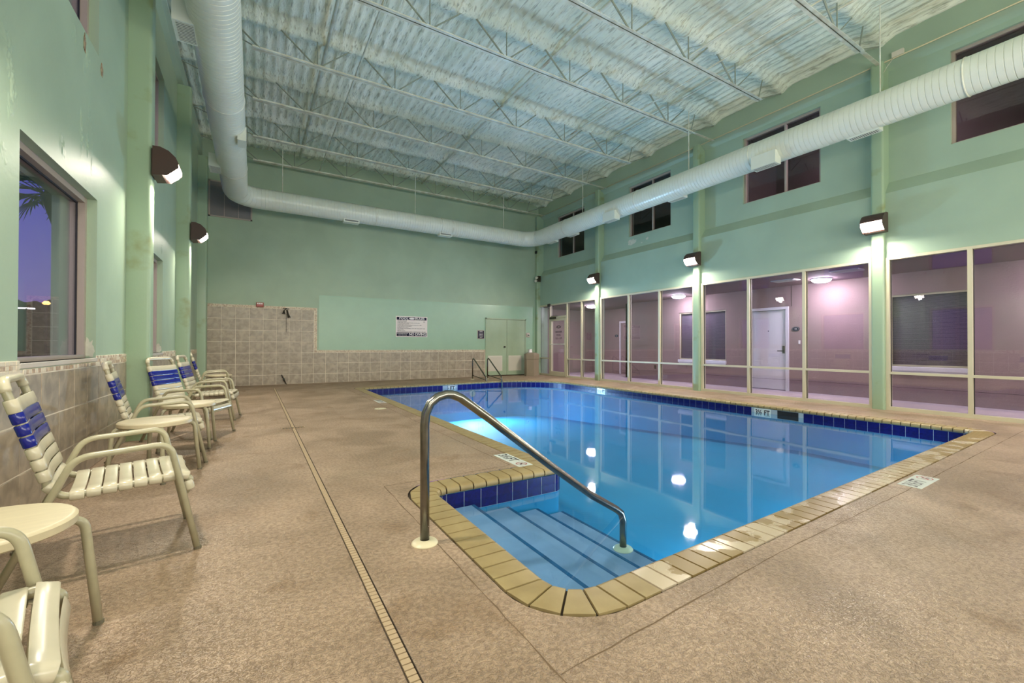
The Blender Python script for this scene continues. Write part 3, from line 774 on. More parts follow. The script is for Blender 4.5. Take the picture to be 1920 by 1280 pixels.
# waterline tiles; white depth markers replace some of them
MARK = [('x', 8.08, 4.41, 4.73), ('x', 8.08, 8.84, 9.155), ('y', 11.9, 4.77, 5.08)]
ts = sample(.1545, 4); grout = MB()
for i in range(len(ts)):
    q, nr, k = ts[i]; q2, nr2, k2 = ts[(i+1) % len(ts)]; c = (q+q2)/2
    if (q2-q).length < .01: continue
    n1 = nr; n2 = nr2
    a0 = q+n1*.012; b0 = q2+n2*.012; a1 = q+n1*.002; b1 = q2+n2*.002
    if (abs(c.x-8.08) < .1 and 3.93 < c.y < 4.31) or any((m_[0] == 'x' and abs(c.x-m_[1]) < .1 and m_[2]-.06 < c.y < m_[3]+.06) or (m_[0] == 'y' and abs(c.y-m_[1]-.1) < .25 and m_[2]-.06 < c.x < m_[3]+.06) for m_ in MARK): continue
    t = (b1-a1).normalized()*.003
    pts = [(a1+t), (b1-t), (b0-t), (a0+t)]
    mb = MB().add([(p.x, p.y, z) for z in (-.208, -.057) for p in pts], [(0,3,2,1),(4,5,6,7),(0,1,5,4),(1,2,6,5),(2,3,7,6),(3,0,4,7)])
    obj('waterline_tile', mb, 'blue_tile', pool)
# grout ring behind
vs = []
for q, nr, k in fine:
    for w_, z in ((.004, -.057), (.004, -.212), (.011, -.212), (.011, -.057)): vs.append((q.x+nr.x*w_, q.y+nr.y*w_, z))
obj('tile_grout', MB().add(vs, [(4*i+j, 4*((i+1) % n)+j, 4*((i+1) % n)+(j+1) % 4, 4*i+(j+1) % 4) for i in range(n) for j in range(4)]), 'grout_pool', pool)
def marker_vert(org, ex, text, wdt):
    org = Vector(org); ex = Vector(ex); nrm = ex.cross(Z_)  # face normal
    P = [org+ex*(s*wdt/2)+Z_*z for s, z in ((-1, -.075), (1, -.075), (1, .075), (-1, .075))]
    mb = MB().add([p for p in P]+[p-nrm*.012 for p in P], [(0,1,2,3), (0,1,5,4), (1,2,6,5), (2,3,7,6), (3,0,4,7)])
    o = obj('depth_marker', mb, 'white_tile', pool)
    t = MB().add(*put_text(text, org+nrm*.001+Z_*.0, ex, Z_, .125, bold=.03, fit=wdt*.86)); obj('marker_lettering', t, 'ink', o, fix=False)
marker_vert((8.080, 4.57, -.132), (0, -1, 0), '3½ FT', .31)
marker_vert((8.080, 9.0, -.132), (0, -1, 0), '5½ FT', .31)
fy = D_[1]+(4.92-D_[0])*(C_[1]-D_[1])/(C_[0]-D_[0])
marker_vert((4.92, fy, -.132), (1, 0, 0), '6 FT', .31)
obj('skimmer_mouth', MB().box(8.083, 8.09, 3.94, 4.30, -.20, -.058), 'black', pool, label='dark skimmer opening')
# depth markers on the deck
def deck_marker(cx, cy, ex, ey, L, Wd, text, lab, sym=True):
    ex = Vector(ex); ey = Vector(ey); c = Vector((cx, cy, 0))
    P = [c+ex*(sx_*L/2)+ey*(sy_*Wd/2) for sx_, sy_ in ((-1, -1), (1, -1), (1, 1), (-1, 1))]
    o = obj('depth_marker', MB().add([p-Z_*.004 for p in P]+[p+Z_*.0025 for p in P], [(4,5,6,7), (0,1,5,4), (1,2,6,5), (2,3,7,6), (3,0,4,7)]), 'white_tile', label=lab, cat='pool marker')
    t = MB().add(*put_text(text, c-ex*(L*.18)+Z_*.0032, ex, ey, Wd*.92, bold=.02, fit=L*.54)); obj('marker_lettering', t, 'ink', o, fix=False)
    if sym:
        s = c+ex*(L*.33)+Z_*.0032; r = Wd*.36; ri_ = r*.86; n = 24
        vs = [s+ex*(rr*math.cos(2*PI*i/n))+ey*(rr*math.sin(2*PI*i/n)) for rr in (r, ri_) for i in range(n)]
        obj('no_diving_ring', MB().add(vs, [(i, (i+1) % n, n+(i+1) % n, n+i) for i in range(n)]), 'redink', o, fix=False)
        a = (ex+ey).normalized(); b = (ex-ey).normalized(); bw = .006
        obj('no_diving_bar', MB().add([s-a*r+b*bw+Z_*.0004, s-a*r-b*bw+Z_*.0004, s+a*r-b*bw+Z_*.0004, s+a*r+b*bw+Z_*.0004], [(0,1,2,3)]), 'redink', o, fix=False)
        obj('diver_mark', MB().add([s-b*r*.5+a*bw*.8, s-b*r*.5-a*bw*.8, s+b*r*.6-a*bw*1.6, s+b*r*.6+a*bw*1.6], [(0,1,2,3)]), 'ink', o, fix=False)
deck_marker(2.135, 3.64, (0, -1, 0), (1, 0, 0), .50, .15, '3½FT', 'white 3½FT depth marker set in the deck by the step recess corner')
deck_marker(2.125, 8.80, (0, -1, 0), (1, 0, 0), .50, .14, '4½FT', 'small white depth marker in the deck beside the round cream lid')
deck_marker(4.63, 1.335, (1, .03, 0), (-.03, 1, 0), .46, .15, '3½FT', 'worn white 3½FT depth marker in the wet deck along the front coping')
# pool light under the far wall
pl = thing('underwater_light', 'bright round pool light below the water at the far wall', 'pool light', (5.62, 12.0, -.33))
obj('light_niche', MB().lathe([(.0, .0), (.08, .0), (.10, .03)], 0, 0, 20), 'white_tile', pl).rotation_euler = (PI/2, 0, 0)
pls = bpy.data.lights.new('pool_lamp_and_fill', 'AREA'); pls.shape = 'DISK'; pls.size = .12; pls.energy = POOL_W; pls.color = (.55, .76, 1.0)
plo = bpy.data.objects.new('pool_lamp_and_fill', pls); C.objects.link(plo); plo.location = (0, -.06, 0); plo.rotation_euler = (math.radians(-80), 0, 0); plo.parent = pl
for x in (3.2, 5.2, 7.2):  # unseen fill lamps added below the near edge to brighten the basin
    pd = bpy.data.lights.new('pool_lamp_and_fill', 'AREA'); pd.shape = 'DISK'; pd.size = .25; pd.energy = POOL_W*.04; pd.color = (.72, .88, 1.0)
    po = bpy.data.objects.new('pool_lamp_and_fill', pd); C.objects.link(po); po.location = (x, 1.78, -.40); po.rotation_euler = (math.radians(66), 0, 0); po.parent = pool
# ------------------------------------------------------------ trench drain and deck fittings
dr = thing('trench_drain', 'long narrow beige slotted trench drain running up the deck to the back wall', 'drain', (.457, 1.4, 0))
def loc(mbb, o=(.457, 1.4, 0)):
    mbb.v = [(v[0]-o[0], v[1]-o[1], v[2]-o[2]) for v in mbb.v]; return mbb
obj('channel', loc(MB().box(.434, .480, YF, 12.9, -.04, -.03).box(.434, .4365, YF, 12.9, -.03, .0005).box(.4775, .480, YF, 12.9, -.03, .0005)), 'drain_dark', dr)
sl = MB(); y = -1.0
while y < 12.9: sl.box(.4405, .4735, y, min(y+.0245, 12.9), -.008, .0006); y += .0305
sl.box(.4405, .4735, YF, -1.0, -.008, .0006)
obj('drain_slats', loc(sl), 'drain', dr, kind='stuff')
g = thing('drain_grate', 'small dark slotted grate crossing the trench drain', 'drain', (.456, 6.56, .001))
for i in range(7): obj('grate_bar', MB().box(-.125+i*.036, -.107+i*.036, -.035, .035, 0, .003), 'dark_metal', g)
obj('grate_rim', MB().box(-.135, .135, -.045, -.038, 0, .004).box(-.135, .135, .038, .045, 0, .004).box(-.135, -.128, -.04, .04, 0, .004).box(.128, .135, -.04, .04, 0, .004), 'drain', g)
lid = thing('skimmer_lid', 'round cream skimmer lid in the deck by the pool left edge', 'lid', (1.893, 7.80, 0))
obj('lid_disc', MB().lathe([(0, .004), (.095, .004), (.10, .0)], 0, 0, 28), 'escut', lid)
obj('finger_hole', MB().lathe([(0, .0045), (.010, .0045)], -.03, .01, 10), 'drain_dark', lid)
# ------------------------------------------------------------ hand rails
hr = thing('stair_handrail', 'large curved stainless steel handrail over the pool entry steps', 'handrail', (.818, 2.36, 0))
HP = [(0.818, 0.0), (0.816, 0.54), (0.815, 0.656), (0.822, 0.722), (0.848, 0.776), (0.891, 0.809), (0.941, 0.822), (0.979, 0.819), (1.031, 0.797), (1.098, 0.749), (1.209, 0.667), (1.355, 0.556), (1.673, 0.312), (2.033, 0.050), (2.262, -0.090), (2.313, -0.130), (2.334, -0.185), (2.334, -0.40)]
obj('rail_tube', MB().tube([(x-.818, 0, z) for x, z in HP], .0255, 16), 'chrome', hr, smooth='all')
for x, z in ((.818, 0), (2.334, -.40)):
    obj('escutcheon', MB().lathe([(.026, .022), (.040, .020), (.066, .010), (.072, .0), (.072, -.002)], x-.818, 0, 28).__class__().lathe([(.026, z+.022), (.042, z+.021), (.066, z+.012), (.073, z+.004), (.073, z)], x-.818, 0, 28), 'escut', hr, smooth=True)
def ladder_rail(x, y, lab):
    o = thing('ladder_handrail', lab, 'handrail', (x, y, 0), group='far ladder handrails')
    ya = y; P = [(0, 0, 0), (0, 0, .66), (0, -.06, .73), (.26, -1.02, .10), (.26, -1.04, -.5)]
    P = fillet([(0, 0, 0), (0, 0, .74), (0, -.98, .12), (0, -1.02, -.60)], [0, .09, .08, 0], 6)
    obj('rail_tube', MB().tube(P, .021, 10), 'chrome', o, smooth='all')
    obj('cross_tube', MB().tube([(0, 0, .13), (0, -.97, .045)], .016, 8), 'chrome', o, smooth='all')
    obj('escutcheon', MB().lathe([(.02, .02), (.06, .008), (.062, 0)], 0, 0, 18), 'escut', o, smooth=True)
    return o
ladder_rail(6.14, 13.08, 'left one of the two steel ladder handrails at the far pool end')
ladder_rail(6.66, 13.02, 'right one of the two steel ladder handrails at the far pool end')
# ------------------------------------------------------------ chairs
W = .555
def strap_mesh(w, name, mt_, halfw):
    """strap stretched over two side tubes; x along the seat depth, y across, z normal"""
    r = .021; th = .0035; path = []
    path.append((-halfw+.03, -r+.001))
    for i in range(9):
        a = -PI/2 - PI*i/8; path.append((-halfw+r*math.cos(a), r*math.sin(a)))
    for i in range(1, 6):
        t = i/6; path.append((-halfw+2*halfw*t, r-.010*math.sin(PI*t)))
    for i in range(9):
        a = PI/2 - PI*i/8; path.append((halfw+r*math.cos(a), r*math.sin(a)))
    path.append((halfw-.03, -r+.001))
    P = [Vector(p) for p in path]; n = len(P); outl = []
    for i in range(n):
        t = (P[min(i+1, n-1)]-P[max(i-1, 0)]).normalized(); outl.append((P[i], P[i]+Vector((-t.y, t.x))*th))
    vs = []; cols = ((-w/2, 0), (-w/2+.003, 1), (w/2-.003, 1), (w/2, 0))
    for q, o_ in outl:
        for x, k in ((-w/2, .25), (-w/2+.004, 1), (w/2-.004, 1), (w/2, .25)):
            p = q.lerp(o_, k); vs.append((x, p.x, p.y))
        vs.append((w/2, q.x, q.y)); vs.append((-w/2, q.x, q.y))
    fs = []
    for i in range(n-1):
        for j in range(6): fs.append((6*i+j, 6*i+(j+1) % 6, 6*(i+1)+(j+1) % 6, 6*(i+1)+j))
    fs += [tuple(range(6)), tuple(6*(n-1)+j for j in range(5, -1, -1))]
    mb = MB().add(vs, fs); me = mb.mesh(name); fixn(me); me.materials.append(M[mt_]); me.polygons.foreach_set('use_smooth', [True]*len(me.polygons))
    try: me.set_sharp_from_angle(angle=math.radians(50))
    except Exception: pass
    return me
HW = (W-.10)/2
ME_S = strap_mesh(.051, 'strap', 'vinyl', HW); ME_B = strap_mesh(.051, 'strap', 'vinyl_blue', HW); ME_H = strap_mesh(.062, 'strap', 'vinyl', HW)
def chair_meshes():
    r = .0155; out = {}
    # arm/leg frame in the x-z plane
    P = fillet([(0, 0, 0), (-.118, 0, .585), (-.470, 0, .568), (-.72, 0, 0)], [0, .075, .10, 0], 8)
    out['arm'] = MB().tube(P, r, 10)
    # side frame + head loop: one bent tube
    side = [(-.046, .305), (-.028, .372), (-.070, .405), (-.28, .392), (-.505, .382), (-.555, .425), (-.575, .50), (-.700, .925)]
    sp = fillet([(a, 0, b) for a, b in side], [0, .02, .03, .2, .06, .05, .1, 0], 5)
    left = [Vector((p.x, HW*-1, p.z)) for p in sp]; right = [Vector((p.x, HW, p.z)) for p in sp]
    top = fillet([left[-2], (-.704, -HW, .94), (-.704, HW, .94), right[-2]], [0, .07, .07, 0], 8)
    loop = left[:-1] + top[1:-1] + right[:-1][::-1]
    out['seat_frame'] = MB().tube(loop, .0165, 10).tube([(-.046, -HW, .307), (-.046, HW, .307)], .0155, 8)
    out['head_grip'] = MB().tube(top[2:-2], .0205, 10)
    out['rail'] = MB().tube([(0, -W/2, 0), (0, W/2, 0)], .011, 8)
    return side, out
side, CM = chair_meshes()
cm = {}
for k, mb in CM.items():
    me = mb.mesh({'arm': 'arm_frame', 'seat_frame': 'seat_frame', 'head_grip': 'head_grip', 'rail': 'cross_rail'}[k]); fixn(me); me.materials.append(M['vinyl' if k == 'head_grip' else 'frame_tube']); me.polygons.foreach_set('use_smooth', [True]*len(me.polygons)); cm[k] = me
me_cap = MB().cyl((0, 0, 0), .0172, .014, 'z', 10).mesh('foot_cap'); fixn(me_cap); me_cap.materials.append(M['foot'])
def child(name, me, parent, loc=(0, 0, 0), rot=(0, 0, 0), label=None):
    o = bpy.data.objects.new(name, me); C.objects.link(o); o.parent = parent; o.location = loc; o.rotation_euler = rot
    if label: o['label'] = label
    return o
def make_chair():
    t = thing('strap_chair', 'x', 'chair', group='strap chairs along the left wall')
    cy = W/2
    for s in (0, W): child('arm_frame', cm['arm'], t, (0, s, 0))
    child('seat_frame', cm['seat_frame'], t, (0, cy, 0)); child('head_grip', cm['head_grip'], t, (0, cy, 0))
    for x, z in ((-.075, .372), (-.555, .375)): child('cross_rail', cm['rail'], t, (x, cy, z))
    for s in (0, W):
        child('foot_cap', me_cap, t, (0, s, 0)); child('foot_cap', me_cap, t, (-.72, s, 0))
    # seat straps
    for i in range(7):
        x = -.118-.0575*i; z = .405-(.0225*(-x-.05)/.45)
        child('strap', ME_S, t, (x, cy, z-.003), (0, 0, 0))
    child('strap', ME_S, t, (-.061, cy, .398), (0, math.radians(20), 0)); child('strap', ME_S, t, (-.037, cy, .343), (0, math.radians(76), 0))
    child('strap', ME_S, t, (-.548, cy, .428), (0, math.radians(48), 0))
    # back straps
    b0 = Vector((-.575, .50)); b1 = Vector((-.700, .925)); L = (b1-b0).length; dv = (b1-b0)/L; ang = math.atan2(dv.y, -dv.x)
    for i in range(7):
        s = -.008+.0575*i; p = b0+dv*s
        child('strap', ME_B if i >= 3+0 and i < 6 else (ME_H if i == 6 else ME_S), t, (p.x, cy, p.y), (0, ang, 0), label='blue strap' if 3 <= i < 6 else None)
    return t
POSES = [(-.314, 1.306, 15.0, 'cream strap chair nearest the camera, cut off by the lower left corner'),
         (-.254, 2.945, 10.6, 'large cream strap chair with three blue back straps between the first and second round tables'),
         (-.376, 5.052, 7.8, 'cream and blue strap chair in front of the green column, behind the second round table'),
         (-.421, 6.244, -22.0, 'cream and blue strap chair turned toward the pool just past the green column'),
         (-.232, 7.669, -5.6, 'cream and blue strap chair right behind the one turned toward the pool'),
         (-.334, 10.514, 4.6, 'farthest cream and blue strap chair of the row, near the tiled back wall')]
proto = make_chair(); kids = list(proto.children)
for i, (x, y, a, lab) in enumerate(POSES):
    if i == 0: t = proto
    else:
        t = proto.copy(); C.objects.link(t)
        for k_ in kids:
            c_ = k_.copy(); C.objects.link(c_); c_.parent = t
    t.location = (x, y, 0); t.rotation_euler = (0, 0, math.radians(a)); t['label'] = lab
# ------------------------------------------------------------ round side tables
def make_table():
    t = thing('round_table', 'x', 'table', group='round side tables between the chairs')
    R = .245; h = .480
    pr_ = [(0, h), (R-.018, h), (R-.008, h-.002), (R, h-.010), (R, h-.034), (R-.008, h-.040), (R-.014, h-.036), (R-.014, h-.014), (0, h-.014)]
    obj('tabletop', MB().lathe(pr_, 0, 0, 48), 'tabletop', t, smooth=True)
    P = fillet([(.07, 0, .436), (.262, 0, .432), (.305, 0, 0)], [0, .055, 0], 8)
    me = MB().tube(P, .0155, 10).mesh('leg'); fixn(me); me.materials.append(M['frame_tube']); me.polygons.foreach_set('use_smooth', [True]*len(me.polygons))
    for i in range(4):
        a = math.radians(12+90*i); child('leg', me, t, rot=(0, 0, a)); child('foot_cap', me_cap, t, (.305*math.cos(a), .305*math.sin(a), 0))
    obj('under_ring', MB().tube([(.16*math.cos(2*PI*i/24), .16*math.sin(2*PI*i/24), .446) for i in range(24)], .009, 6, closed=True), 'frame_tube', t, smooth='all')
    return t
tp = make_table(); kids = list(tp.children)
for i, (x, y, a, lab) in enumerate([(-.80, 2.24, 10, 'round cream side table nearest the camera beside the cut off chair'),
        (-.695, 4.72, 5, 'round cream side table in front of the chair by the green column'),
        (-.60, 5.93, 30, 'round cream side table beside the chair turned toward the pool'),
        (-.64, 11.35, 20, 'farthest round cream side table, past the last chair')]):
    if i == 0: t = tp
    else:
        t = tp.copy(); C.objects.link(t)
        for k_ in kids:
            c_ = k_.copy(); C.objects.link(c_); c_.parent = t
    t.location = (x, y, 0); t.rotation_euler = (0, 0, math.radians(a)); t['label'] = lab
# ------------------------------------------------------------ wall pack lamps
def wall_pack(x, y, z, sgn, lab):
    """sgn +1: mounted on the left wall, shining to +x"""
    t = thing('wall_lamp', lab, 'lamp', (x, y, z), group='wall floodlights on the columns')
    w = .165; prof = [(0, .17), (.07, .172), (.15, .14), (.215, .075), (.24, .015), (.232, .008), (.11, -.125), (.09, -.155), (0, -.17)]
    prof = [(sgn*a, b) for a, b in prof]
    obj('housing', MB().prism(prof, -w, w), 'bronze', t)
    ck = [(.09, .10), (.24, .015), (.243, -.045), (.135, -.155), (.09, -.155)]
    for yy in (-w-.001, w-.007): obj('cheek', MB().prism([(sgn*a, b) for a, b in ck], yy, yy+.008), 'bronze', t)
    lp = [(.236, .006), (.234, -.036), (.205, -.085), (.150, -.128), (.116, -.130)]
    vs = []
    for yy in (-w+.010, w-.010):
        for a, b in lp: vs.append((sgn*(a+.002), yy, b-.002))
    n = len(lp)
    mb = MB().add(vs, [(i, i+1, n+i+1, n+i) for i in range(n-1)])
    obj('lens', mb, 'lens' if sgn < 0 else 'lens_left', t, label='glowing white lens')
    ld = bpy.data.lights.new('pack_lamp', 'AREA'); ld.shape = 'RECTANGLE'; ld.size = .26; ld.size_y = .10; ld.energy = PACK_W; ld.color = (1.0, .90, .76)
    lo_ = bpy.data.objects.new('pack_lamp', ld); C.objects.link(lo_); lo_.parent = t; lo_.location = (sgn*.205, 0, -.125)
    lo_.rotation_euler = (0, math.radians(-32*sgn), 0) if False else (0, math.radians(32)*(-1 if sgn > 0 else 1), 0)
    lo_.rotation_mode = 'QUATERNION'; lo_.rotation_quaternion = Vector((sgn*.55, 0, -.835)).to_track_quat('-Z', 'X')
    obj('mount_plate', MB().box(*(sorted((0, -sgn*.015))), -.12, .12, -.15, .15), 'bronze', t)
names_r = ['second brown floodlight outside the view on the right glazed wall', 'large brown floodlight on the nearest right column above the glass', 'middle brown floodlight of the three on the right wall columns', 'farthest brown floodlight on the right wall columns']
for y, lab in zip([-.435, *[c+.095 for c in COLY]], names_r): wall_pack(9.35, y, 3.26, -1, lab)
names_l = ['brown floodlight on the left column behind the camera', 'brown floodlight on the left column just outside the frame', 'nearer brown floodlight on a left column, above the second chair', 'farther brown floodlight on a left column near the back wall']
for y, lab in zip([-.69, 2.91, 6.73, 10.41], names_l): wall_pack(-1.02, y, 3.26, 1, lab)
wall_pack(9.44, -3.6, 3.26, -1, 'brown floodlight on the right wall behind the camera')
# ------------------------------------------------------------ roof joists
def angle_bar(mb, a, b, w=.045, t=.006, side=1):
    """L shaped bar along X from a to b (same y,z)"""
    (x0, y, z), (x1, _, _) = a, b
    mb.box(x0, x1, y+side*.006 if side > 0 else y-.006-t, y+.006+t if side > 0 else y-.006, z, z+w)
    if side > 0: mb.box(x0, x1, y+.006, y+.006+w, z, z+t)
    else: mb.box(x0, x1, y-.006-w, y-.006, z, z+t)
def bar(p0, p1, r, seg=6):
    return MB().tube([p0, p1], r, seg)
NODE0, NP = -.44, 1.376
def make_joist():
    j = thing('roof_joist', 'x', 'roof joist', group='open web steel roof joists')
    zb, zt = 0.0, .50; xa, xe = -1.0+.0, 8.66
    bc = MB(); angle_bar(bc, (-.05, 0, zb), (xe, 0, zb), .05, .007, 1); angle_bar(bc, (-.05, 0, zb), (xe, 0, zb), .05, .007, -1)
    obj('bottom_chord', bc, 'white_steel', j)
    tcb = MB(); angle_bar(tcb, (-1.25, 0, zt), (9.45, 0, zt), .04, .006, 1); angle_bar(tcb, (-1.25, 0, zt), (9.45, 0, zt), .04, .006, -1)
    obj('top_chord', tcb, 'web_steel', j)
    x = NODE0+NP
    while x < 8.6:
        obj('diagonal_brace', bar((x-.05, 0, zb+.03), (x-.64, 0, zt+.02), .0155), 'web_steel', j)
        obj('vertical_post', bar((x, 0, zb+.03), (x, 0, zt+.02), .011), 'web_steel', j)
        obj('diagonal_brace', bar((x+.05, 0, zb+.03), (x+.60, 0, zt+.02), .012), 'web_steel', j)
        x += NP
    # end struts at the walls
    obj('end_strut', bar((xe-.03, 0, zb+.03), (9.44, 0, .38), .012), 'web_steel', j)
    obj('vertical_post', bar((xe-.06, 0, zb+.03), (xe+.10, 0, zt), .011), 'web_steel', j)
    obj('end_strut', bar((.0, 0, zb+.03), (-1.2, 0, .40), .012), 'web_steel', j)
    obj('diagonal_brace', bar((.06, 0, zb+.03), (-.5, 0, zt), .0155), 'web_steel', j)
    return j
jp = make_joist(); kids = list(jp.children)
for i, y in enumerate(JOISTS):
    if i == 0: t = jp
    else:
        t = jp.copy(); C.objects.link(t)
        for k_ in kids:
            c_ = k_.copy(); C.objects.link(c_); c_.parent = t
    t.location = (0, y, 6.055)
    t['label'] = ['nearest open web roof joist, at the top right corner of the picture', 'second open web roof joist from the camera, cut by the top edge', 'third open web roof joist from the camera', 'fourth open web roof joist, its left end at the upper bend of the white duct', 'third open web roof joist from the back wall', 'second open web roof joist from the back wall', 'open web roof joist closest to the back wall'][i]
    if i in (0, 2, 4, 6):       # joists on column lines carry on to the column
        obj('chord_extension', MB().box(8.6, 9.44, -.03, .03, 0.02, .028), 'white_steel', t)
for x, z, r, mt_, lab in ((1.58, 6.125, .014, 'white_steel', 'thin white bridging bar under the ceiling, left of two'), (1.08, 6.45, .028, 'white_steel', 'pale pipe along the left part of the foam ceiling'),
        (4.69, 6.46, .026, 'rust', 'pale sprinkler pipe with a rusty coupling over the middle of the pool'), (6.80, 6.45, .020, 'rust', 'rust streaked bar along the right part of the foam ceiling'),
        (6.97, 6.125, .014, 'white_steel', 'thin white bridging bar over the right half of the pool'), (7.86, 6.45, .020, 'white_steel', 'pale bar along the foam ceiling nearest the right wall')):
    t = thing('ceiling_pipe', lab, 'pipe', (x, 3, z), group='bars running along the ceiling')
    obj('pipe_run', MB().tube([(0, -7, 0), (0, 10.95, 0)], r, 8), mt_, t, smooth='all')
    if x == 4.69: obj('coupling', MB().tube([(0, 2.25, 0), (0, 2.45, 0)], r*1.5, 10), 'rust', t, smooth=True)
cd = thing('conduit', 'thin pale conduit along the top of the right wall with a junction box', 'conduit', (9.44, 3.3, 6.11))
obj('pipe_run', MB().tube([(-.01, -7.5, 0), (-.01, 10.7, 0)], .011, 8), 'escut', cd, smooth='all')
obj('junction_box', MB().box(-.05, 0, -.42, -.26, .0, .09), 'vent', cd)
obj('wire', MB().tube(fillet([(-.03, -.28, .0), (-.06, -.2, -.12), (-.03, -.12, -.22)], [0, .1, 0], 6), .006, 6), 'white_steel', cd, smooth='all')
# ------------------------------------------------------------ air duct
def rings(prof, seg, frame, mb):
    """bands of a round duct with unshared rims: prof = [(distance, radius)], frame(d) -> centre, n, b"""
    for (d0, r0_), (d1, r1_) in zip(prof[:-1], prof[1:]):
        vs = []
        for d, r in ((d0, r0_), (d1, r1_)):
            c, nn, bb = frame(d)
            vs += [c+(nn*math.cos(2*PI*j/seg)+bb*math.sin(2*PI*j/seg))*r for j in range(seg)]
        mb.add(vs, [(j, (j+1) % seg, seg+(j+1) % seg, seg+j) for j in range(seg)])
    return mb
def duct_run(a, b, R, pitch, seg=36):
    a = Vector(a); b = Vector(b); L = (b-a).length; n = int(L/pitch); d = (b-a)/L; nn = Z_; bb = d.cross(nn); prof = [(0, R)]
    for i in range(1, n):
        p = L*i/n; prof += [(p-.0055, R), (p-.0025, R-.006), (p+.0025, R-.006), (p+.0055, R)]
    prof.append((L, R))
    return rings(prof, seg, lambda t: (a+d*t, nn, bb), MB())
DZ = 4.885; R = .262; XDL, XDR, YD = -.405, 8.50, 13.10
XDR = 8.50; rb = .55
duct = thing('air_duct', 'big white spiral air duct looping around the room below the ceiling', 'duct', (XDL, YD, DZ))
def loc(mbb, o=(XDL, YD, DZ)):
    mbb.v = [(v[0]-o[0], v[1]-o[1], v[2]-o[2]) for v in mbb.v]; return mbb
obj('duct_section', loc(duct_run((XDL, YF, DZ), (XDL, YD-rb, DZ), R, .078)), 'duct', duct, smooth='all', fix='keep')
obj('duct_section', loc(duct_run((XDL+rb, YD, DZ), (XDR-rb, YD, DZ), R, .078)), 'duct', duct, smooth='all', fix='keep')
obj('duct_section', loc(duct_run((XDR, YD-rb, DZ), (XDR, YF, DZ), R, .078)), 'duct', duct, smooth='all', fix='keep')
def elbow(c, a0, a1):
    sg = 1 if a1 > a0 else -1
    def fr(t):
        a = a0+sg*t; return Vector((c[0]+rb*math.cos(a), c[1]+rb*math.sin(a), DZ)), Z_, Vector((math.cos(a), math.sin(a), 0))
    prof = []; n = 5
    for i in range(n+1):
        t = abs(a1-a0)*i/n
        if i: prof += [(t-.012, R), (t-.007, R+.004)]
        if i < n: prof += [(t+.007, R+.004), (t+.012, R)] + [(t+abs(a1-a0)/n*k/3, R) for k in (1, 2)]
    return rings(prof, 36, fr, MB())
obj('duct_elbow', loc(elbow((XDL+rb, YD-rb), PI, PI/2)), 'duct', duct, smooth='all', fix='keep')
obj('duct_elbow', loc(elbow((XDR-rb, YD-rb), PI/2, 0)), 'duct', duct, smooth='all', fix='keep')
bands = MB()
for y in (-1, 1.9, 4.95, 8.0, 11.05): 
    for x in (XDL, XDR): bands.tube([(x, y-.012, DZ), (x, y-.006, DZ), (x, y+.006, DZ), (x, y+.012, DZ)], [R, R+.009, R+.009, R], 36, cap=False)
for x in (3.0, 5.0, 5.35): bands.tube([(x-.012, YD, DZ), (x-.006, YD, DZ), (x+.006, YD, DZ), (x+.012, YD, DZ)], [R, R+.009, R+.009, R], 36, cap=False)
obj('joint_bands', loc(bands), 'white_steel', duct, smooth='all')
for nm, q in (('a', (XDR, 2.9)), ('b', (XDR, 6.5)), ('c', (XDR, 10.3)), ('d', (7.3, YD)), ('e', (.62, YD)), ('f', (4.2, YD)), ('g', (XDL, 6.5)), ('h', (XDL, 10.3))):
    obj('hanger_rod', loc(MB().tube([(q[0], q[1], DZ+R-.01), (q[0], q[1], 6.56)], .010, 8)), 'white_steel', duct)
def register(cx, cy, cz, lx, ly, lz, out):
    """air register boot; out = direction of the grille"""
    r = obj('air_register', loc(MB().box(cx-lx/2, cx+lx/2, cy-ly/2, cy+ly/2, cz-lz/2, cz+lz/2)), 'duct', duct)
    g = MB(); dk = MB()
    if out == '-x':
        x = cx-lx/2; dk.box(x-.002, x, cy-ly/2+.03, cy+ly/2-.03, cz-lz/2+.03, cz+lz/2-.03)
        z = cz-lz/2+.035
        while z < cz+lz/2-.04: g.box(x-.006, x-.002, cy-ly/2+.03, cy+ly/2-.03, z, z+.008); z += .02
    elif out == '+x':
        x = cx+lx/2; dk.box(x, x+.002, cy-ly/2+.03, cy+ly/2-.03, cz-lz/2+.03, cz+lz/2-.03)
    elif out == '-z':
        z = cz-lz/2; dk.box(cx-lx/2+.03, cx+lx/2-.03, cy-ly/2+.03, cy+ly/2-.03, z-.002, z)
        if lx < ly:
            y = cy-ly/2+.035
            while y < cy+ly/2-.04: g.box(cx-lx/2+.03, cx+lx/2-.03, y, y+.007, z-.006, z-.002); y += .03
    else:
        y = cy-ly/2; dk.box(cx-lx/2+.03, cx+lx/2-.03, y-.002, y, cz-lz/2+.03, cz+lz/2-.03)
    obj('grille', loc(dk), 'duct_dark', r)
    if g.v: obj('grille_blades', loc(g), 'duct', r)
    return r
for y in (4.62, 8.85): register(XDR-.20, y, DZ-.24, .20, .46, .24, '-z')
for y in (3.15, 6.9, 10.9, 12.0): register(XDR+.10, y-.0, DZ-.25, .16, .45, .06, '-z')
register(2.33, YD-.04, DZ-.26, .42, .2, .10, '-y'); register(5.15, YD-.04, DZ-.26, .42, .2, .10, '-y')
register(XDL+.21, 9.0, DZ-.16, .13, .34, .24, '+x')
for y in (6.3, 10.9): register(XDL-.28, y, DZ-.05, .22, .42, .26, '-z')
rg = thing('return_grille', 'large grey return air grille high on the back wall behind the duct bend', 'vent', (-1.07, YB, 4.53))
def loc2(mbb, o=(-1.07, YB, 4.53)):
    mbb.v = [(v[0]-o[0], v[1]-o[1], v[2]-o[2]) for v in mbb.v]; return mbb
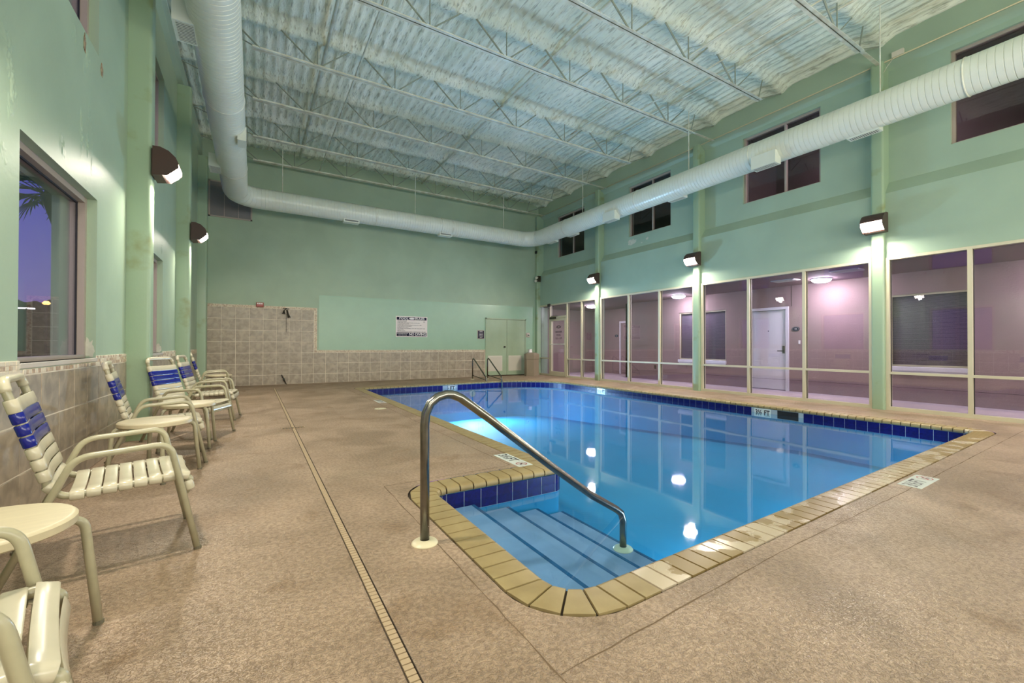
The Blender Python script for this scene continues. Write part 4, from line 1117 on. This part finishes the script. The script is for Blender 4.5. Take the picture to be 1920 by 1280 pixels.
gx0, gx1, gz0, gz1 = -1.045, -.06, 4.53, 5.50
obj('grille_frame', loc2(MB().box(gx0, gx1, YB-.02, YB, gz0, gz0+.035).box(gx0, gx1, YB-.02, YB, gz1-.035, gz1).box(gx0, gx0+.035, YB-.02, YB, gz0, gz1).box(gx1-.035, gx1, YB-.02, YB, gz0, gz1)), 'frame_dk', rg)
obj('grille_back', loc2(MB().box(gx0+.03, gx1-.03, YB-.006, YB, gz0+.03, gz1-.03)), 'duct_dark', rg)
gb = MB(); z = gz0+.045
while z < gz1-.04: gb.box(gx0+.035, gx1-.035, YB-.014, YB-.006, z, z+.010); z += .022
obj('grille_blades', loc2(gb), mat('grille_blade', (132, 124, 128), rough=.5), rg, kind='stuff')
for x in (gx0+.34, gx0+.66): obj('grille_mullion', loc2(MB().box(x, x+.014, YB-.018, YB-.006, gz0+.03, gz1-.03)), 'frame_dk', rg)
# ------------------------------------------------------------ back wall fittings
def signloc(o):
    def f(mbb):
        mbb.v = [(v[0]-o[0], v[1]-o[1], v[2]-o[2]) for v in mbb.v]; return mbb
    return f
sg = thing('pool_rules_sign', 'white and navy POOL RULES sign with NO DIVING on the back wall', 'sign', (4.434, YB, 1.73)); sl_ = signloc((4.434, YB, 1.73))
sx0, sx1, sz0, sz1 = 3.905, 4.963, 1.39, 2.07; yq = YB-.012
obj('board', sl_(MB().bevbox(sx0, sx1, YB-.010, YB, sz0, sz1, .003, '-y')), 'sign_white', sg)
obj('header_panel', sl_(MB().box(sx0+.03, sx1-.03, yq, YB-.009, 1.95, 2.04)), 'sign_navy', sg, label='navy header with POOL RULES')
obj('footer_panel', sl_(MB().box(sx0+.03, sx1-.03, yq, YB-.009, 1.42, 1.535)), 'sign_navy', sg, label='navy footer with NO DIVING')
T = lambda s, x, z, sz, fit=None, al='CENTER', b=.02: put_text(s, (x, yq-.0015, z), (1, 0, 0), (0, 0, 1), sz, bold=b, align=al, fit=fit)
for q in (('POOL', sx0+.26, 1.995, .095, .30), ('RULES', sx1-.26, 1.995, .095, .31), ('NO DIVING', sx1-.335, 1.478, .125, .57), ('NO LIFEGUARD ON DUTY', sx0+.225, 1.50, .036, .36), ('SWIM AT YOUR OWN RISK', sx0+.225, 1.455, .032, .28)):
    obj('white_lettering', sl_(MB().add(*T(*q))), 'ink_white', sg, fix=False)
obj('logo_oval', sl_(MB().add([(sx0+.53+.095*math.cos(2*PI*i/20), yq-.001, 1.995+.028*math.sin(2*PI*i/20)) for i in range(20)], [tuple(range(20))])), 'ink_white', sg, fix=False)
lines = [('POOL HOURS 10 AM TO 10 PM', .30), ('SHOWER BEFORE ENTERING', .30), ('NO FOOD, DRINK, GLASS OR ANIMALS IN THE POOL OR ON POOL DECK', .74), ('DO NOT SWALLOW POOL WATER', .37), ('CHILDREN UNDER 12 MUST BE ACCOMPANIED BY AN ADULT AT ALL TIMES', .80), ('DO NOT USE POOL IF ILL WITH DIARRHEA', .46), ('MAXIMUM BATHING CAPACITY', .36), ('NO DIVING OR RUNNING, STAY OFF THE SAFETY LINE', .92), ('BATHING LOAD 18', .21), ('EMERGENCY DIAL 911', .25), ('POOL RULES ENFORCED FOR THE SAFETY OF EVERYONE USING THE POOL AREA', .95)]
ink = MB()
for i, (s, wd) in enumerate(lines): ink.add(*put_text(s, (sx0+.055+wd/2, yq+.0008, 1.925-.0365*i), (1, 0, 0), (0, 0, 1), .031, bold=.02, fit=wd))
ink.add([(sx1-.11+rr*math.cos(2*PI*i/16), yq+.0008, 1.90+rr*math.sin(2*PI*i/16)) for rr in (.03, .024) for i in range(16)], [(i, (i+1) % 16, 16+(i+1) % 16, 16+i) for i in range(16)])
obj('rule_lettering', sl_(ink), 'ink', sg, fix=False)
s2 = thing('door_sign', 'small dark framed notice left of the green double door', 'sign', (6.96, YB, 1.51)); s2l_ = signloc((6.96, YB, 1.51))
obj('board', s2l_(MB().bevbox(6.825, 7.10, YB-.015, YB, 1.355, 1.67, .004, '-y')), 'frame_dk', s2)
obj('face', s2l_(MB().box(6.845, 7.08, YB-.018, YB-.014, 1.375, 1.65)), 'sign_navy', s2)
wt = MB()
for s, z, sz, f_ in (('NOTICE', 1.62, .04, .12), ('POOL AREA', 1.56, .03, .15), ('CLOSES AT', 1.51, .035, .16), ('10 PM DAILY', 1.46, .035, .17), ('THANK YOU', 1.41, .03, .12)): obj('white_lettering', s2l_(MB().add(*put_text(s, (6.962, YB-.0195, z), (1, 0, 0), (0, 0, 1), sz, bold=.03, fit=f_))), 'ink_white', s2, fix=False)
# double door
dd = thing('door_4', None, None, kind='structure', loc=(7.17, YB, 0)); dd['label'] = 'pale green steel double door with two low white vents in the back wall'
dl = signloc((7.17, YB, 0)); a, mid, b = 7.17, 8.03, 8.84
for nm, q in (('door_frame', (a-.03, a+.012, YB-.03, YB, 0, 2.125)), ('door_frame', (b-.012, b+.03, YB-.03, YB, 0, 2.125)), ('door_frame', (a-.03, b+.03, YB-.03, YB, 2.085, 2.125))): obj(nm, dl(MB().box(*q)), 'door_green', dd)
for i, (p, q) in enumerate(((a+.018, mid-.004), (mid+.004, b-.018))):
    lf = obj('door_leaf', dl(MB().bevbox(p, q, YB-.022, YB-.001, .03, 2.078, .004, '-y')), 'door_green', dd)
    v0, v1 = ((7.24, 7.835) if i == 0 else (8.10, 8.66)); 
    obj('vent_frame', dl(MB().box(v0, v1, YB-.032, YB-.022, .18, .745)), 'vent', lf)
    bl = MB(); z = .21
    while z < .71: bl.prism([(YB-.045, z), (YB-.033, z+.016), (YB-.033, z)], v0+.03, v1-.03, axis='x'); z += .022
    obj('vent_blades', dl(bl), 'vent', lf, kind='stuff')
obj('door_gap', dl(MB().box(mid-.004, mid+.004, YB-.020, YB-.005, .03, 2.078).box(a, b, YB-.015, YB-.003, .0, .03).box(a, b, YB-.03, YB-.02, 2.078, 2.086)), 'drain_dark', dd)
kn = obj('door_knob', dl(MB().lathe([(0, 0), (.028, .0), (.028, .006), (.012, .01), (.012, .035), (.028, .045), (.03, .06), (.018, .072), (0, .074)], 0, 0, 16)), 'dark_metal', dd, smooth=True)
kn.data.transform(Matrix.Translation((7.92-7.17, YB-.022-YB, 1.07)) @ Matrix.Rotation(PI/2, 4, 'X') @ Matrix.Translation((7.17, YB, 0)))
ps = thing('wall_control', 'small beige control box with a black button between double door and corner', 'control box', (8.955, YB, 1.52)); pl_ = signloc((8.955, YB, 1.52))
obj('back_plate', pl_(MB().bevbox(8.87, 9.05, YB-.012, YB, 1.435, 1.61, .003, '-y')), 'frame_dk', ps)
obj('cover', pl_(MB().bevbox(8.92, 9.03, YB-.045, YB-.012, 1.46, 1.575, .012, '-y')), 'vent', ps)
obj('button', pl_(MB().box(8.94, 9.01, YB-.049, YB-.045, 1.50, 1.54)), 'black', ps)
# red alarm
al = thing('alarm_strobe', 'small red alarm box with three white lights on the tile border', 'alarm', (.14, YB, 2.235)); al_ = signloc((.14, YB, 2.235))
obj('body', al_(MB().bevbox(.05, .225, YB-.075, YB-.010, 2.175, 2.295, .012, '-y')), 'red', al)
for i in range(3): obj('light', al_(MB().box(.068+i*.048, .105+i*.048, YB-.079, YB-.074, 2.245, 2.278)), 'ink_white', al)
# shower
sh = thing('shower_head', 'dark metal shower head with pull chain on the tiled wall', 'shower', (.785, YB, 2.13)); hl = signloc((.785, YB, 2.13))
obj('arm', hl(MB().tube(fillet([(.79, YB, 2.15), (.79, YB-.10, 2.17), (.72, YB-.16, 2.08)], [0, .05, 0], 5), .012, 8)), 'dark_metal', sh, smooth='all')
obj('rose', hl(MB().tube([(.72, YB-.16, 2.10), (.715, YB-.165, 2.03), (.71, YB-.17, 2.0)], [.015, .03, .045], 14)), 'dark_metal', sh, smooth=True)
obj('valve', hl(MB().box(.69, .86, YB-.03, YB-.01, 2.14, 2.165).tube([(.80, YB-.02, 2.12), (.83, YB-.06, 1.98), (.855, YB-.06, 1.90)], [.02, .022, .04], 10)), 'dark_metal', sh)
ch = MB()
for i in range(22): ch.tube([(.785, YB-.03, 2.0-.024*i), (.785, YB-.03, 2.0-.024*i-.016)], .007, 6)
obj('pull_chain', hl(ch), 'dark_metal', sh, kind='stuff')
fw_ = thing('foot_tap', 'dark low tap with hose bib at the foot of the tiled shower wall', 'tap', (.74, YB-.05, .12)); fl_ = signloc((.74, YB-.05, .12))
obj('lever', fl_(MB().tube([(.675, YB-.02, .27), (.72, YB-.05, .17), (.78, YB-.09, .03), (.80, YB-.1, .0)], [.014, .018, .016, .012], 8)), 'dark_metal', fw_, smooth=True)
obj('spout', fl_(MB().tube([(.73, YB-.05, .15), (.735, YB-.10, .10)], [.03, .022], 10)), 'chrome', fw_, smooth=True)
obj('wall_flange', fl_(MB().cyl((.70, YB-.012, .21), .025, -.012, 'y', 12).tube([(.70, YB-.012, .21), (.70, YB-.03, .20)], .012, 8)), 'chrome', fw_)
# corner emergency light, speaker, little bracket lamp on the frame
eo = thing('emergency_light', 'twin head emergency light in the far right corner above the glass', 'emergency light', (9.28, 13.98, 3.68)); 
obj('body', MB().bevbox(-.02, .10, -.10, .0, -.10, .12, .01, '-x'), 'dark_metal', eo)
for i, (dy_, dz) in enumerate(((-.02, .05), (.03, -.06))):
    obj('lamp_head', MB().tube([(-.02, -.05+dy_, dz), (-.09, -.08+dy_, dz-.02), (-.11, -.09+dy_, dz-.03)], [.03, .055, .05], 12), 'vent', eo, smooth=True)
obj('loudspeaker', MB().bevbox(9.25, 9.30, 14.0, 14.1, 4.68, 4.78, .01, '-x'), 'black', label='tiny black box high in the far right corner under the duct', cat='sensor')
bk = thing('door_sensor', 'small black sensor on the head of the glazed door frame', 'sensor', (9.43, 13.35, 2.62)); obj('body', MB().bevbox(-.08, -.0, -.05, .05, -.05, .06, .015, '-x'), 'black', bk); obj('cable', MB().tube([(-.01, 0, -.05), (-.01, 0, -.42)], .006, 6), 'black', bk)
# trash bin: octagonal
tb = thing('trash_bin', 'taupe octagonal trash bin in the far corner beside the double door', 'trash bin', (8.83, 13.66, 0))
def ngon(n, r, z0, z1, rot, r2=None):
    r2 = r2 or r; vs = [(r*math.cos(rot+2*PI*i/n), r*math.sin(rot+2*PI*i/n), z0) for i in range(n)]+[(r2*math.cos(rot+2*PI*i/n), r2*math.sin(rot+2*PI*i/n), z1) for i in range(n)]
    return MB().add(vs, [tuple(range(n)), tuple(range(n, 2*n))]+[(i, (i+1) % n, n+(i+1) % n, n+i) for i in range(n)])
rot = math.radians(15)
obj('body', ngon(6, .275, .0, .62, rot), 'bin', tb)
obj('lid_hood', ngon(6, .290, .62, .80, rot), 'bin', tb); obj('lid_top', ngon(6, .290, .80, .86, rot, .17), 'bin', tb)
obj('base_band', ngon(6, .283, .0, .07, rot), 'bin', tb); obj('shadow_gap', ngon(6, .280, .612, .622, rot), 'drain_dark', tb)
obj('paper_bag', MB().add([(-.14, -.06, .84), (-.02, -.07, .84), (-.02, .05, .84), (-.14, .04, .84), (-.15, -.08, .95), (-.03, -.05, .97), (-.01, .06, .94), (-.13, .07, .96)], [(0,1,5,4), (1,2,6,5), (2,3,7,6), (3,0,4,7), (4,5,6,7)]), 'ink_white', label='crumpled white paper on top of the taupe trash bin', cat='paper').location = (8.83, 13.66, 0.024)
# ------------------------------------------------------------ corridor fittings
def dome(x, y, lab):
    t = thing('ceiling_light', lab, 'lamp', (x, y, 2.61), group='oval ceiling lights in the corridor')
    obj('rim', MB().lathe([(.20, 0), (.20, -.02), (.185, -.025)], 0, 0, 28), 'white_door', t, smooth=True)
    obj('diffuser', MB().lathe([(.185, -.02), (.175, -.05), (.12, -.078), (.05, -.088), (0.0, -.09)], 0, 0, 28), 'lens_pink', t, smooth='all', label='glowing white diffuser')
for y, lab in ((4.74, 'oval corridor light behind the glass left of the nearest right column'), (8.56, 'oval corridor light behind the middle glazed bay'), (12.46, 'oval corridor light behind the far glazed bay'), (.9, 'oval corridor light outside the view to the right'), (-2.9, 'oval corridor light behind the camera')):
    dome(10.72, y, lab)
t = dome(11.2, 4.0, 'round ceiling light of the upper corridor behind the high windows')
bpy.data.objects[[o.name for o in C.objects if o.get('label', '').startswith('round ceiling light of the upper')][0]].location.z = 6.2
for x, y, lab in ((10.27, 5.28, 'flat white vent panel in the corridor ceiling above the white door'), (9.95, 3.95, 'flat white vent panel in the corridor ceiling near the nearest column')):
    t = thing('ceiling_vent', lab, 'vent', (x, y, 2.61), group='corridor ceiling vents'); obj('frame', MB().box(-.15, .15, -.25, .25, -.02, 0), 'white_door', t)
    for i in range(5): obj('blade', MB().box(-.13+.055*i, -.10+.055*i, -.22, .22, -.028, -.02), 'vent', t)
for x, y, z, t_, lab in ((XW, 5.56, 1.535, '13', 'small navy oval room number plate beside the white corridor door'), (12.5, 13.0, 1.52, '15', 'small navy oval plate beside the far corridor door')):
    o = thing('room_plate', lab, 'sign', (x-.002, y, z)); n = 24
    for nm, rr, dpt, mt_ in (('plate', 1.0, .012, 'sign_navy'), ('rim_line', .86, .0135, 'blind'), ('field', .80, .015, 'sign_navy')):
        vs = [(-dp, .088*rr*math.cos(2*PI*i/n), .055*rr*math.sin(2*PI*i/n)) for dp in (0, dpt) for i in range(n)]
        obj(nm, MB().add(vs, [tuple(range(n, 2*n))]+[(i, (i+1) % n, n+(i+1) % n, n+i) for i in range(n)]), mt_, o)
    obj('plate_lettering', MB().add(*put_text(t_, (-.0165, 0, -.004), (0, -1, 0), (0, 0, 1), .055, bold=.02)), 'ink_white', o, fix=False)
o = obj('light_switch', MB().bevbox(-.014, 0, -.02, .02, -.045, .045, .004, '-x'), 'ink_white', label='small white switch on the corridor wall below the oval plate', cat='switch'); o.location = (XW, 5.48, 1.21)
o = obj('wall_outlet', MB().bevbox(-.014, 0, -.04, .04, -.06, .06, .004, '-x'), 'bronze', label='small dark outlet low on the corridor wall behind the second column', cat='outlet'); o.location = (XW, 9.95, .42)
# ------------------------------------------------------------ outside the left windows
obj('ground', MB().box(-90, XL-.3, -60, 110, -.4, -.3), 'ground', kind='structure')
pt = thing('palm_tree', 'dark fan palm outside the left window against the dusk sky', 'tree', (-3.75, 13.0, -.3))
obj('trunk', MB().tube([(.62, 0, 0), (.60, 0, 1.5), (.42, 0, 3.2), (.05, 0, 4.55)], [.14, .11, .10, .12], 10), 'palm', pt, smooth='all')
rnd = random.Random(5); frn = []
for i in range(26):
    az = rnd.uniform(0, 2*PI); elv = rnd.uniform(-1.0, 1.2); L0 = rnd.uniform(.25, .45); hub = Vector((0, 0, 4.57)); d0 = Vector((math.cos(az)*math.cos(elv), math.sin(az)*math.cos(elv), math.sin(elv)))
    c = hub+d0*L0; side_ = d0.cross(Z_).normalized(); nrm = side_.cross(d0); mb = MB(); mb.tube([hub, c], .012, 4)
    for k_ in range(15):
        a = math.radians(-75+150*k_/14); dd_ = (d0*math.cos(a)+side_*math.sin(a)).normalized(); Lf = rnd.uniform(.55, .8)*(1-.25*abs(a)); wv = dd_.cross(nrm).normalized()*.022
        tip = c+dd_*Lf-Z_*Lf*Lf*.30; mid_ = c+dd_*Lf*.55-Z_*Lf*.03
        mb.add([c-wv*.4, c+wv*.4, mid_+wv, mid_-wv, tip], [(0,1,2,3), (3,2,4)])
    obj('frond', mb, 'palm', pt, fix=False)
hd = MB(); n = 160; vs = []
for i in range(n+1):
    x = -34+30*i/n; h = 4.9+.5*noise.noise(Vector((x*.5, 2, 0)))+.35*noise.noise(Vector((x*1.7, 5, 0)))
    vs += [(x, 56, -.3), (x, 56, h+.25), (x, 58, h), (x, 58, -.3)]
obj('distant_hedge', hd.add(vs, [(4*i+j, 4*i+4+j, 4*i+5+j, 4*i+1+j) for i in range(n) for j in range(3)]), mat('dark_foliage', (34, 38, 36), rough=.95, bump=.5, bscale=3), label='dark hedge line on the horizon through the left window', cat='hedge', fix=False)
for (dx, dy, dz), s, lab, mt_ in (((-.40602, 1.42448, .0977), 30, 'orange street lamp glowing on the horizon through the left window', 'street'), ((-.4445, 1.44835, .0842), 34, 'row of small white lights on the horizon left of the orange lamp', 'street_w')):
    x, y, z = dx*s, dy*s, 1.1+dz*s; t = thing('street_lamp', lab, 'lamp', (x, y, -.3))
    obj('pole', MB().tube([(0, 0, 0), (0, 0, z+.3)], .07, 8), 'ground', t)
    if mt_ == 'street': obj('lamp_head', MB().tube([(0, 0, z+.15), (0, 0, z+.25), (0, 0, z+.4)], [.12, .22, .10], 12), mt_, t, label='glowing orange head')
    else:
        obj('light_bar', MB().box(-.55, .45, -.05, .05, z+.25, z+.36), mt_, t, label='bright white bar')
